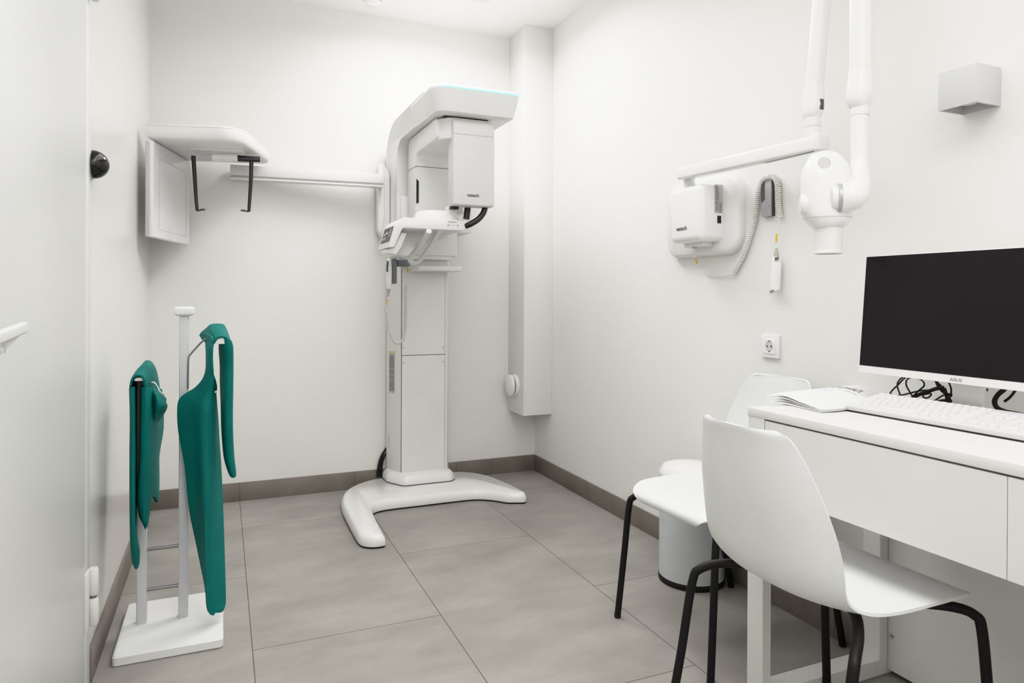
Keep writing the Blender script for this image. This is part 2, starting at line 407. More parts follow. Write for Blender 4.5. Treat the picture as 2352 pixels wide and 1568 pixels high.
# socket
s0, s1 = at(1748, 767, X=W-.01), at(1789, 824, X=W-.01)
sy = (s0.y+s1.y)/2; sz = (s0.z+s1.z)/2; hs = .0415
sock = thing('wall_socket', 'square white power socket on the right wall behind the chairs', 'socket', (W, sy, sz))
bm = NB(); box(bm, (W-.011, sy-hs, sz-hs), (W, sy+hs, sz+hs), .0025, 3); obj('frame', bm, M_SOCK, sock)
bm = NB(); box(bm, (W-.0135, sy-.0275, sz-.0275), (W-.010, sy+.0275, sz+.0275), .0012, 2)
pl = obj('cover_plate', bm, M_SOCK, sock)
boolean(pl, lathe(NB(), [(.0195, -.02), (.0195, .012)], (W-.0125, sy, sz), (1, 0, 0), 40))
bm = NB(); lathe(bm, [(.0193, 0), (.0193, -.0015), (.001, -.0016)], (W-.0110, sy, sz), (1, 0, 0), 40); 
cup = obj('recess', bm, M_GREYW, sock)
for dy, dz in ((-.0095, 0), (.0095, 0)):
    bm = NB(); lathe(bm, [(.003, 0), (.003, -.0012)], (W-.0124, sy+dy, sz+dz), (1, 0, 0), 14); obj('contact_hole', bm, M_BLACK, cup)
for s in (-1, 1):
    bm = NB(); box(bm, (W-.0142, sy-.004, sz+s*.0185-.002), (W-.0120, sy+.004, sz+s*.0185+.002), .0006, 1); obj('earth_clip', bm, M_DKGREY, cup)

# =================================================================== PANORAMIC X-RAY MACHINE
mach = thing('panoramic_x_ray_machine', 'tall white panoramic x-ray machine with cephalometric arm, standing in the far right of the room', 'x-ray machine', (1.04, 3.69, 0))
ft = [(.655, 2.93), (.648, 2.902), (.60, 2.902), (.565, 2.925), (.548, 2.965), (.545, 3.05), (.546, 3.25), (.550, 3.42), (.572, 3.57), (.625, 3.69), (.715, 3.78), (.82, 3.825), (1.03, 3.83), (1.22, 3.815), (1.34, 3.76), (1.42, 3.64), (1.462, 3.45), (1.480, 3.30), (1.478, 3.252), (1.455, 3.238), (1.42, 3.25), (1.372, 3.272), (1.315, 3.338), (1.236, 3.384), (1.10, 3.392), (.93, 3.391), (.77, 3.390), (.70, 3.362), (.676, 3.30), (.665, 3.15), (.658, 3.0)]
fp = [(p.x, p.y) for p in cat([(x, y, 0) for x, y in ft], 4, True)]
bm = NB(); slab(bm, fp, [(.004, 0), (.002, .010)]); obj('rubber_foot_rim', bm, M_RUBBER, mach)
bm = NB(); slab(bm, fp, [(.002, .008), (.000, .014), (.001, .034), (.006, .046), (.012, .053), (.019, .057)]); base = obj('base', bm, M_WHITE, mach, 50)
cl = [(.905, 3.598), (1.175, 3.598), (1.205, 3.63), (1.212, 3.835), (.838, 3.835), (.838, 3.72)]
clp = [(p.x, p.y) for p in sum([[Vector(a).lerp(Vector(b), t) for t in (.06, .3, .7, .94)] for a, b in zip(cl, cl[1:]+cl[:1])], [])]
bm = NB(); slab(bm, clp, [(.001, .052), (.0, .060), (.004, .085), (.014, .104), (.022, .110)]); obj('column_collar', bm, M_WHITE, mach, 50)
bm = NB(); slab(bm, clp, [(-.003, .054), (-.003, .0605)]); obj('collar_gasket', bm, M_BLACK, mach)
col_ = [(.907, 3.690), (1.178, 3.690), (1.196, 3.72), (1.196, 3.83), (.862, 3.83), (.862, 3.815)]
bm = NB(); slab(bm, col_, [(0, .10), (0, 1.285)]); column = obj('column', bm, M_PANEL, mach, 20)
bm = NB(); box(bm, (.911, 3.687, .105), (.9135, 3.6895, 1.24)); box(bm, (1.160, 3.687, .105), (1.1625, 3.6895, 1.24)); box(bm, (.9135, 3.687, .7555), (1.160, 3.6895, .7585)); obj('panel_gap', bm, M_SEAM, column)
bm = NB(); box(bm, (.9138, 3.681, .105), (1.1598, 3.690, .7552), .001, 1); pl1 = obj('access_panel', bm, M_PANEL, column)
bm = NB(); box(bm, (.9138, 3.681, .7588), (1.1598, 3.690, 1.24), .001, 1); pl2 = obj('access_panel', bm, M_PANEL, column)
for zz in (.715, .798):
    for xx in (.922, 1.150):
        bm = NB(); lathe(bm, [(.006, 0), (.006, -.0012)], (xx, 3.681, zz), (0, 1, 0), 16); obj('screw_cap', bm, M_GREYW, column)
# warning label on the left flank of the column
na, nb = Vector((.907, 3.690, 0)), Vector((.862, 3.815, 0)); ed = (nb-na).normalized(); nn = Vector((-ed.y, ed.x, 0)); nn = nn if nn.x < 0 else -nn
def flank(t, z, off=.0012): return na + ed*t + nn*off + Vector((0, 0, z))
bm = NB(); prism(bm, [flank(.056, .542), flank(.112, .542), flank(.112, .775), flank(.056, .775)], nn*-.001); lab = obj('warning_label', bm, M_LABEL, column); lab['label'] = 'grey text label with yellow head'
bm = NB(); prism(bm, [flank(.056, .762, .0016), flank(.112, .762, .0016), flank(.112, .775, .0016), flank(.056, .775, .0016)], nn*-.001); obj('label_head', bm, mat('pale_yellow', (.62, .58, .25, 1), .5), lab)
bm = NB()
random.seed(3); z = .756
while z > .55:
    t0 = .060
    while t0 < .106:
        w = random.uniform(.004, .012); t1 = min(t0+w, .109)
        prism(bm, [flank(t0, z, .0018), flank(t1, z, .0018), flank(t1, z+.0026, .0018), flank(t0, z+.0026, .0018)], nn*-.0006); t0 = t1+.0015
    z -= .0056 if random.random() > .12 else .010
obj('label_print', bm, M_DKGREY, lab)
bm = NB(); prism(bm, [flank(.108, .225), flank(.118, .225), flank(.118, .300), flank(.108, .300)], nn*-.001); obj('side_slot', bm, M_GREYW, column)
bm = NB(); box(bm, (.875, 3.555, 1.305), (1.190, 3.825, 1.62), .006, 2); box(bm, (.885, 3.565, 1.285), (1.165, 3.825, 1.305)); box(bm, (.93, 3.60, 1.235), (1.14, 3.70, 1.287), .003, 2); obj('carriage', bm, M_MACH, mach)
tr = [(x+1.079, y+3.590) for x, y in rrect(.268, .15, .03, 5)]
bm = NB(); slab(bm, tr, [(.004, 1.222), (0, 1.226), (0, 1.244), (.003, 1.248), (.008, 1.248), (.012, 1.238)]); obj('tray', bm, M_PANEL, mach)
# inverted L support arm
YZ = [(3.83, 1.44)]+[(3.60+.235*math.cos(q), 1.862+.174*math.sin(q)) for q in [k*PI/2/9 for k in range(10)]]+[(3.30, 2.036), (3.2, 2.036), (2.905, 2.034), (2.900, 2.022), (2.935, 1.935), (2.955, 1.920), (3.2, 1.9175), (3.30, 1.917), (3.40, 1.916)]+[(3.49+.09*math.sin(q), 1.825+.09*math.cos(q)) for q in [k*PI/2/7 for k in range(8)]]+[(3.580, 1.44)]
def arm_ring(x, ins, xb):
    out = []
    q = inset(ccw(YZ), ins)
    for y, z in q:
        f = max(0, min(1, (2.02-z)/.10)) * max(0, min(1, (3.60-y)/.15)); kx = 1+(1.45 if xb > 0 and xb < .015 else 0)*max(0, min(1, (3.30-y)/.24)); out.append(Vector((x+xb*f*kx, y, z)))
    return out
YZ = [(y, z) if y > 3.06 else (3.06, 2.034 if z > 1.97 else 1.918) for y, z in YZ if y > 3.06 or (y, z) in ((2.905, 2.034), (2.955, 1.920))]
bm = NB(); xs = [(.868, .016, .014), (.860, .006, .012), (.856, .0, .011), (.88, 0, .008), (1.26, 0, -.025), (1.284, 0, -.034), (1.280, .006, -.036), (1.272, .016, -.038)]
t = bmesh.new(); loft(t, [arm_ring(*a) for a in xs]); bmesh.ops.recalc_face_normals(t, faces=t.faces); t.normal_update(); bmesh.ops.triangulate(t, faces=[f for f in t.faces if len(f.verts) > 4], ngon_method='EAR_CLIP'); add(bm, t)
hp_ = [(.856, 3.30)]+[(.856+.075*(1-math.cos(a)), 2.897+.085*(1-math.sin(a))) for a in [k*PI/2/8 for k in range(9)]]+[(1.284-.045*(1-math.sin(a)), 2.897+.045*(1-math.cos(a))) for a in [k*PI/2/8 for k in range(9)]]+[(1.284, 3.30)]
slab(bm, hp_, [(.034, 1.917), (.027, 1.921), (.013, 1.965), (.003, 2.008), (.0, 2.018), (.0, 2.028), (.004, 2.034), (.014, 2.037)])
arm = obj('support_arm', bm, M_MACH, mach, 40)
pts = [(x, y, 2.0225) for x, y in inset(ccw(hp_), -.0002)]
pts = [p for p in [(x, y-.0, 2.0225) for x, y in hp_] if p[1] < 2.99 and (p[0] > .885)]
bm = NB(); rtube(bm, pts, .003, .0085, .2); obj('light_strip', bm, M_CYAN, arm)['label'] = 'glowing cyan light strip'
bm = NB(); prism(bm, [(.8575, 3.10, 2.03), (.8575, 3.0975, 2.03), (.8805, 3.062, 1.925), (.8805, 3.0645, 1.925)], (-.0012, 0, 0)); obj('cover_seam', bm, M_GREYW, arm)
bm = NB(); box(bm, (.935, 2.992, 1.9085), (1.15, 3.35, 1.9185)); obj('bearing_gap', bm, M_BLACK, arm)
# cover of the cephalometric arm mount, left of the support arm
YC = 3.772
cv = [at(x, y, Y=YC) for x, y in [(869, 380), (877, 375), (884, 379), (896, 401), (896, 520), (886, 534), (878, 545), (868, 528)]]
bm = NB(); prism(bm, cv, (0, .062, 0), .006, 3); mc = obj('mount_cover', bm, M_MACH, mach)
bm = NB(); rtube(bm, cat([at(x, y, Y=YC-.001) for x, y in [(881, 384), (882.5, 400), (882.5, 450), (882.5, 500), (878, 524), (875, 540)]], 5), .0016, .003, .3, up=(0, 1, 0)); obj('cover_joint', bm, M_GREYW, mc)
# rotating gantry: C-shaped unit under the arm
gx0, gx1 = .905, 1.170
Cp = [(3.53, 1.45), (3.53, 1.885), (3.50, 1.910), (3.06, 1.910), (3.03, 1.908), (3.02, 1.90), (3.02, 1.822), (3.035, 1.812), (3.345, 1.812), (3.37, 1.80), (3.378, 1.775), (3.378, 1.45)]
bm = NB(); prism(bm, [(gx0, y, z) for y, z in Cp], (gx1-gx0, 0, 0), .008, 3)
slab(bm, [(gx0+.004, 3.10), (gx0+.006, 3.05), (gx0+.020, 3.012), (gx0+.045, 2.985), (gx0+.075, 2.975), (gx1-.01, 2.975), (gx1-.002, 3.10)], [(.006, 1.8085), (0, 1.8135), (0, 1.900), (.004, 1.907), (.012, 1.910)]); gan = obj('rotating_gantry', bm, M_MACH, mach)
bm = NB(); prism(bm, [(gx0-.0006, 3.536, 1.7465), (gx0-.0006, 3.374, 1.7465), (gx0-.0006, 3.374, 1.7495), (gx0-.0006, 3.536, 1.7495)], (.002, 0, 0)); box(bm, (gx0, 3.3772, 1.7465), (gx1, 3.380, 1.7495)); box(bm, (gx0+.02, 3.3772, 1.795), (gx1, 3.3785, 1.797)); obj('seam', bm, M_SEAM, gan)
a_ = at(952, 410, Y=3.377); b_ = at(961.5, 468, Y=3.377)
bm = NB(); prism(bm, [(gx0+.004, 3.375, a_.z), (b_.x, 3.375, a_.z-.012), (b_.x, 3.375, b_.z+.006), (gx0+.004, 3.375, b_.z)], (0, .005, 0)); obj('beam_slot', bm, M_BLACK, gan)
a_ = at(996, 474, Y=3.377); b_ = at(1013, 490, Y=3.377)
bm = NB(); box(bm, (a_.x, 3.3765, b_.z), (b_.x, 3.380, a_.z), .001, 1); obj('hatch', bm, M_PANEL, gan)
# sensor box in front
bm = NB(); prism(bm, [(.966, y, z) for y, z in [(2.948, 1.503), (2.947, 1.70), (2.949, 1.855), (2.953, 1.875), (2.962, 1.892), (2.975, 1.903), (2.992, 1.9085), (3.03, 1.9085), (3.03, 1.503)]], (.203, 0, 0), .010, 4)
sb = obj('sensor_box', bm, M_MACHSHADE, mach)
bm = NB(); box(bm, (.9695, 2.9472, 1.8285), (1.1665, 2.9485, 1.8300)); obj('seam', bm, M_GREYW, sb)
ta = at(1073, 451, Y=2.947); tb = at(1102, 453, Y=2.947)
bm = text_bm('vatech', .0225, (ta.x, 2.9474, ta.z), (1, 0, 0), (0, 0, 1), .0005, bold=.0005); obj('brand_lettering', bm, M_DKGREY, sb)
bm = NB(); box(bm, (.975, 3.0, 1.490), (1.01, 3.035, 1.506)); obj('lower_bracket', bm, M_BLACK, sb)
bm = NB(); tube(bm, cat([(1.140, 2.995, 1.508), (1.130, 2.995, 1.478), (1.105, 2.995, 1.448), (1.070, 3.0, 1.425), (1.045, 3.01, 1.415)], 6), .014, 14); obj('cable_hose', bm, M_BLACK, sb)
bm = NB(); tube(bm, [(1.065, 3.03, 1.508), (1.058, 3.03, 1.450)], .015, 14); obj('cable_hose', bm, M_BLACK, sb)
# console
def pzz(pts, s, ox, oy, Y): return [at(ox+a/s, oy+b/s, Y=Y) for a, b in pts]
co = pzz([(640, 268), (1990, 345), (2025, 400), (1880, 555), (1700, 545), (620, 493), (585, 520), (570, 560), (430, 900), (300, 905), (440, 430), (470, 375), (520, 315)], 9.225, 860, 470, 3.0)
bm = NB(); prism(bm, co, (0, .235, 0), .006, 3); con = obj('console', bm, M_MACH, mach)
bm = NB(); slab(bm, [(x+.945, y+3.125) for x, y in rrect(.225, .20, .09, 8)], [(0, 1.425), (0, 1.462), (.012, 1.480), (.022, 1.487), (.034, 1.489)]); obj('chin_rest_base', bm, M_WHITE, con)
bm = NB(); cpx = at(1043, 480, Y=3.10).x; slab(bm, [(x+cpx, y+3.10) for x, y in rrect(.088, .080, .025, 5)], [(0, 1.480), (.003, 1.508), (.008, 1.516), (.014, 1.519)]); obj('chin_rest_post', bm, M_WHITE, con)
bm = NB(); box(bm, (.90, 3.22, 1.375), (1.03, 3.57, 1.42), .008, 2); obj('console_arm', bm, M_MACH, con)
# touch panel on the slanted left flank of the console
e0 = at(907.7, 516.6, Y=3.0); e1 = at(892.5, 568.1, Y=3.0)
def pan(u, v, off=.0015):
    d = (e1-e0); n = Vector((d.z, 0, -d.x)).normalized(); n = n if n.x < 0 else -n
    return e0+d*v+Vector((0, .235*u, 0))+n*off
bm = NB(); prism(bm, [pan(.10, .03), pan(.86, .03), pan(.86, .72), pan(.10, .72)], (pan(0, 0, 0)-pan(0, 0, .003))); cpn = obj('control_panel', bm, M_DKGREY, con); cpn['label'] = 'dark touch panel with pale symbols'
for u, v, du, dv in [(.42, .22, .10, .10), (.55, .24, .09, .10), (.68, .28, .09, .10), (.52, .46, .09, .10), (.66, .48, .09, .10), (.20, .12, .05, .36)]:
    bm = NB(); prism(bm, [pan(u, v, .0022), pan(u+du, v, .0022), pan(u+du, v+dv, .0022), pan(u, v+dv, .0022)], (pan(0, 0, 0)-pan(0, 0, .001))); obj('panel_symbol', bm, M_GREYW, cpn)
# width scale slider with letters on the console front
a_ = at(1039, 507, Y=2.999)
bm = NB(); box(bm, (a_.x-.022, 2.992, a_.z-.004), (a_.x+.022, 3.002, a_.z+.004), .003, 2); obj('slider', bm, M_WHITE, con)
b_ = at(1028, 519, Y=2.999)
bm = NB()
add(bm, text_bm('R', .013, (b_.x, 2.9992, b_.z), (1, 0, 0), (0, 0, 1))); add(bm, text_bm('R', .013, (b_.x+.046, 2.9992, b_.z), (1, 0, 0), (0, 0, 1)))
for k in range(6): box(bm, (b_.x+.012+k*.0058, 2.9988, b_.z+.004), (b_.x+.0138+k*.0058, 3.0, b_.z+.0058))
obj('scale_print', bm, M_GREYINK, con)
gp = [at(x, y, Y=3.05) for x, y in [(921.8, 533), (906.6, 567.5), (887, 572.5), (889, 581), (911, 584.5), (922, 567.5), (935, 535)]]
bm = NB(); prism(bm, gp, (0, .11, 0), .005, 3); obj('left_grip', bm, M_WHITE, con)
wb = [at(x, y, Y=3.17) for x, y in [(925, 525), (1003, 528), (952, 572), (938, 588), (914, 585)]]
bm = NB(); prism(bm, wb, (0, .25, 0), .006, 2); obj('under_shell', bm, M_MACH, con)
bm = NB()
h1, h2 = at(1011, 533, X=.93), at(964, 599, X=.93); h3, h4 = at(938, 596, X=.865), at(984, 541, X=.865)
rtube(bm, cat([h1+Vector((0, -.01, .02)), h1.lerp(h2, .4), h2.lerp(h1, .08), h2.lerp(h3, .45)+Vector((0, .012, -.012)), h3.lerp(h4, .08), h3.lerp(h4, .6), h4+Vector((0, -.01, .02))], 6), .024, .019, .35, up=(0, 1, 1)); obj('patient_handle', bm, M_MACH, con)
bm = NB(); a_ = at(913, 584, Y=3.42); b_ = at(922, 592, Y=3.42)
box(bm, (a_.x, 3.42, b_.z), (b_.x, 3.45, a_.z), .001, 1); lm = obj('laser_module', bm, M_BLACK, con)
bm = NB(); a_ = at(921, 581, Y=3.42); b_ = at(934, 594, Y=3.42); box(bm, (a_.x, 3.425, b_.z), (b_.x, 3.47, a_.z+.02), .003, 2); obj('module_housing', bm, M_PANEL, lm)
# bracket with grey holder
bm = NB()
a_ = at(912, 596, Y=3.5); b_ = at(941, 612, Y=3.5); box(bm, (a_.x, 3.49, b_.z), (b_.x, 3.56, a_.z), .004, 2)
hp = [at(x, y, Y=3.47) for x, y in [(899, 596), (904, 593), (912, 591), (912, 651), (903, 652), (898, 647), (899, 622)]]
prism(bm, hp, (0, .07, 0), .004, 2); obj('switch_holder', bm, M_BRACK, mach)
# cephalometric beam, head, detector
bv0, bv1 = Vector((.812, 3.698, 0)), Vector((.035, 3.762, 0))
def beam(p, a0, a1, b0, b1, m, name, par, bev=.003):
    dx = (bv1-bv0); dn = dx.normalized(); nrm = Vector((-dn.y, dn.x, 0)); nrm = nrm if nrm.y > 0 else -nrm
    bm = NB(); q = [bv0+nrm*a0, bv0+dx*p+nrm*a0, bv0+dx*p+nrm*a1, bv0+nrm*a1]
    prism(bm, [v+Vector((0, 0, b0)) for v in q], (0, 0, b1-b0), bev, 2); return obj(name, bm, m, par)
cbm = beam(1, 0, .075, 1.702, 1.756, M_MACH, 'cephalometric_beam', mach)
beam(1, .010, .070, 1.690, 1.703, M_GREYW, 'beam_groove', cbm, 0)
beam(1, .002, .072, 1.684, 1.691, M_WHITE, 'beam_flange', cbm, .001)
ang = math.radians(15.6); ey = Vector((math.sin(ang), math.cos(ang), 0)); ex = Vector((math.cos(ang), -math.sin(ang), 0))
P0 = Vector((-.309, 3.33, 0))
def loc(x, y, z): return P0+ex*x+ey*y+Vector((0, 0, z))
hd = [(0, 0), (.30, -.004)]+[(.30+.10*math.sin(a), .10-.104*math.cos(a)) for a in [k*PI/2/8 for k in range(1, 9)]]+[(.407, .20), (.416, .44)]+[(.366+.05*math.cos(a), .475+.05*math.sin(a)) for a in [k*PI/2/6 for k in range(7)]]+[(.0, .50)]
bm = NB(); slab(bm, hd, [(.020, 1.762), (.010, 1.766), (.003, 1.776), (0, 1.790), (0, 1.822), (.003, 1.828), (.010, 1.831)], loc); chd = obj('cephalometric_head', bm, M_MACH, mach, 50)
bm = NB(); slab(bm, hd, [(-.0006, 1.8195), (-.0006, 1.8210)], loc); obj('lid_seam', bm, M_GREYW, chd)
bm = NB(); q = [loc(.10, .30, 1.68), loc(.36, .24, 1.68), loc(.36, .50, 1.68), loc(.10, .50, 1.68)]
prism(bm, [v+Vector((0, 0, .076)) for v in [loc(.13, .16, 0)+Vector((0, 0, 1.678)), loc(.36, .16, 1.678), loc(.36, .40, 1.678), loc(.13, .40, 1.678)]], (0, 0, .012), .003, 2); obj('underside_plate', bm, M_PANEL, chd)
bm = NB(); prism(bm, [loc(0, 0, 1.338), loc(.014, 0, 1.338), loc(.014, .005, 1.338), loc(.014, .475, 1.338), loc(0, .475, 1.338)], (0, 0, .416), .003, 2); det = obj('detector_panel', bm, M_GREYW, mach)
bm = NB(); prism(bm, [loc(.012, .002, 1.336), loc(.032, .006, 1.336), loc(.032, .475, 1.336), loc(.012, .475, 1.336)], (0, 0, .421), .007, 3); df = obj('detector_cover', bm, M_ACRYL, det)
bm = NB()
for (y0, z0, y1, z1) in ((.07, 1.375, .42, 1.3765), (.07, 1.690, .42, 1.6915), (.07, 1.375, .0715, 1.6915), (.4185, 1.375, .42, 1.6915)):
    prism(bm, [loc(.0322, y0, z0), loc(.0322, y1, z0), loc(.0322, y1, z1), loc(.0322, y0, z1)], ex*.0006)
obj('aiming_frame', bm, M_GREYW, df)
YE = 3.47
def E_(x, y): return at(x, y, Y=YE)
bm = NB(); tube(bm, [E_(487, 361), E_(545, 362)], .021, 20, sx=1); box(bm, E_(482, 352)+Vector((0, -.01, 0)), E_(560, 340)+Vector((0, .03, .01)), .002, 1); hold = obj('ear_rod_holder', bm, M_MACH, chd)
bm = NB(); rtube(bm, [E_(444, 352), E_(480, 356), E_(490, 357)], .014, .006, .3); obj('holder_plate', bm, M_GREYW, hold)
bm = NB(); rtube(bm, [E_(543, 364), E_(597, 366)], .026, .026, .3); obj('clamp_block', bm, M_BLACK, hold)
for pts, tip in (([(444, 358), (447, 400), (450, 450), (453, 484)], (466, 481)), ([(577.5, 371), (576.5, 410), (574, 450), (571.5, 486)], (558, 483))):
    bm = NB(); tube(bm, cat([E_(*p) for p in pts], 4), [.0100-.0030*k/12 for k in range(13)], 12); er = obj('ear_rod', bm, M_BLACK, hold)
    bm = NB(); lathe(bm, [(.010, -.002), (.012, 0), (.003, .003)], E_(*tip), (0, .25, 1), 20); tube(bm, [E_(*pts[-1]), E_(*tip)], .004, 8); obj('ear_plug', bm, M_DKGREY, er)
bm = NB(); box(bm, E_(495, 346)+Vector((0, 0, 0)), E_(512, 350)+Vector((0, .05, 0)), .001, 1); obj('latch', bm, M_BLACK, hold)

# hand switch in the machine's grey holder
hs_ = thing('exposure_hand_switch', 'white hand switch with coiled cord hanging from the grey holder of the tall x-ray machine', 'hand switch', at(893, 640, Y=3.46))
Yh = 3.46
bm = NB(); rings = []
for (xa, xb, y, dp) in [(891, 895, 592.5, .008), (889.5, 898, 595, .016), (888.5, 898.5, 605, .019), (887.5, 899, 625, .019), (887.5, 898.5, 645, .018), (888.5, 897.5, 662, .016), (890, 896, 664, .012)]:
    A = at(xa, y, Y=Yh); B = at(xb, y, Y=Yh); c = (A+B)/2; w = (B-A).length/2*1.15
    rings.append([c+Vector((w*math.cos(2*PI*k/20), dp*math.sin(2*PI*k/20), 0)) for k in range(20)])
loft(bm, rings); hb = obj('handset_body', bm, M_WHITE, hs_, 60)
bm = NB(); c = at(888.5, 612, Y=Yh-.014); rtube(bm, [at(890.5, 599, Y=Yh-.0155), at(889.2, 612, Y=Yh-.018), at(889, 624, Y=Yh-.018)], .008, .006, .4, up=(0, 1, 0)); obj('trigger', bm, M_DKGREY, hb)
bm = NB(); tube(bm, [at(893, 663, Y=Yh), at(892.5, 672, Y=Yh), at(891.5, 681, Y=Yh)], [.010, .0065, .003], 14); obj('strain_relief', bm, M_BEIGE, hs_)
bm = NB(); tube(bm, cat([at(891.5, 680, Y=Yh), at(889.5, 690, Y=Yh), at(886, 702, Y=Yh)], 4), .0022, 8); obj('cord_end', bm, M_CORD, hs_)
bm = NB(); tube(bm, [at(890.8, 687, Y=Yh), at(887.6, 699, Y=Yh)], .0034, 8); obj('yellow_tag', bm, M_YELL, hs_)
cp_ = cat([at(885.5, 704, Y=Yh), at(887.5, 722, Y=Yh), at(892, 745, Y=Yh+.03), at(897, 768, Y=Yh+.08), at(905, 784, Y=Yh+.12), at(914, 788, Y=Yh+.15), at(925, 780, Y=Yh+.17), at(930, 763, Y=Yh+.18), at(932, 720, Y=Yh+.185), at(931.5, 657, Y=Yh+.185)], 8)
bm = NB(); coil(bm, cp_, .0062, .0024, .0062, 6, 10); obj('coiled_cord', bm, M_CORD, hs_)
bm = NB(); tube(bm, cat([at(931.5, 658, Y=Yh+.185), at(934, 640, Y=Yh+.18), at(935, 612, Y=Yh+.16)], 4), .0022, 8); obj('cord_end', bm, M_CORD, hs_)
bm = NB(); tube(bm, [at(935.2, 626, Y=Yh+.168), at(935.2, 613, Y=Yh+.16)], .0034, 8); obj('yellow_tag', bm, M_YELL, hs_)

# black cables between the column and the back wall
cb_ = thing('power_cables', 'black cables curving down behind the foot of the x-ray machine column', 'cable', (.83, 3.842, .06))
for k, (dx, dz) in enumerate(((0, 0), (.014, .012), (.028, -.006))):
    bm = NB(); tube(bm, cat([(.875+dx*.3, 3.841, .215+dz), (.848+dx*.6, 3.8405, .195+dz), (.826+dx*.7, 3.8385, .150), (.815+dx*.8, 3.835, .10), (.812+dx*.8, 3.830, .062)], 6), .0052, 8); obj('cable', bm, M_RUBBER, cb_)

# =================================================================== APRON STAND AND LEAD APRONS
st = thing('apron_stand', 'white two-post apron rack on a square base in front of the left wall', 'stand', (-.143, 2.44, 0))
bm = NB(); slab(bm, [(x-.143, y+2.452) for x, y in rrect(.300, .375, .012, 3)], [(.004, 0), (.0, .004), (0, .026), (.004, .0315), (.010, .033)]); obj('base_plate', bm, M_STAND, st)
PX, QX = -.114, -.2345
bm = NB(); box(bm, (PX-.0145, 2.452, .03), (PX+.0145, 2.481, 1.022), .004, 3); po = obj('post', bm, M_POLE, st)
bm = NB(); box(bm, (PX-.030, 2.437, 1.018), (PX+.030, 2.495, 1.047), .009, 4); obj('post_cap', bm, M_STAND, po)
bm = NB(); box(bm, (QX-.0145, 2.452, .03), (QX+.0145, 2.481, .83), .004, 3); po2 = obj('post', bm, M_POLE, st)
for zz in (.266, .136):
    bm = NB(); tube(bm, [(QX+.012, 2.466, zz), (PX-.012, 2.466, zz)], .0062, 12); obj('rung', bm, M_STEEL, st)
bm = NB(); tube(bm, cat([at(431.5, 892, Y=2.45), at(432, 850, Y=2.45), at(433, 822, Y=2.45), at(437, 814, Y=2.45), at(452, 797, Y=2.445), at(470, 780, Y=2.43), at(500, 768, Y=2.42)], 5), .0030, 10); obj('hook_rod', bm, M_STEEL, st)
def hanger(c0, c1, w, h):
    rings = []; c0 = Vector(c0); c1 = Vector(c1)
    for t, k in ((0, .85), (.03, 1), (.97, 1), (1, .85)):
        c = c0.lerp(c1, t); rings.append([c+Vector((w*k*math.cos(a), 0, h*k*math.sin(a) if math.sin(a) > 0 else .25*h*k*math.sin(a))) for a in [2*PI*i/28 for i in range(28)]])
    return loft(NB(), rings)
hn0, hn1 = at(510, 787, Y=2.345), at(497, 757, Y=2.50)
obj('hanger', hanger(hn0, hn1, .0215, .017), M_STAND, st)
hl0, hl1 = at(319, 873, Y=2.338), at(342, 845, Y=2.59)
obj('hanger', hanger(hl0, hl1, .0150, .009), M_STAND, st)

def cloth(bm, rows, nr=4, ncol=5, thick=.0045, wave=0, wf=7.0):
    """rows: list of [(px, py, Y), ...] from left to right; smooth sheet with thickness"""
    R = [[at(a, b, Y=y) for a, b, y in r] for r in rows]
    cols = [cat(list(c), nr) for c in zip(*R)]
    rows2 = [cat([c[i] for c in cols], ncol) for i in range(len(cols[0]))]
    t = bmesh.new(); n = len(rows2); m = len(rows2[0])
    V = []
    for i, r in enumerate(rows2):
        V.append([t.verts.new(p+Vector((0, wave*math.sin(wf*j/m*2*PI+i*.35)*min(1, i/6), 0))) for j, p in enumerate(r)])
    for i in range(n-1):
        for j in range(m-1): t.faces.new((V[i][j], V[i][j+1], V[i+1][j+1], V[i+1][j]))
    bmesh.ops.recalc_face_normals(t, faces=t.faces)
    bmesh.ops.solidify(t, geom=t.faces[:], thickness=thick)
    add(bm, t)

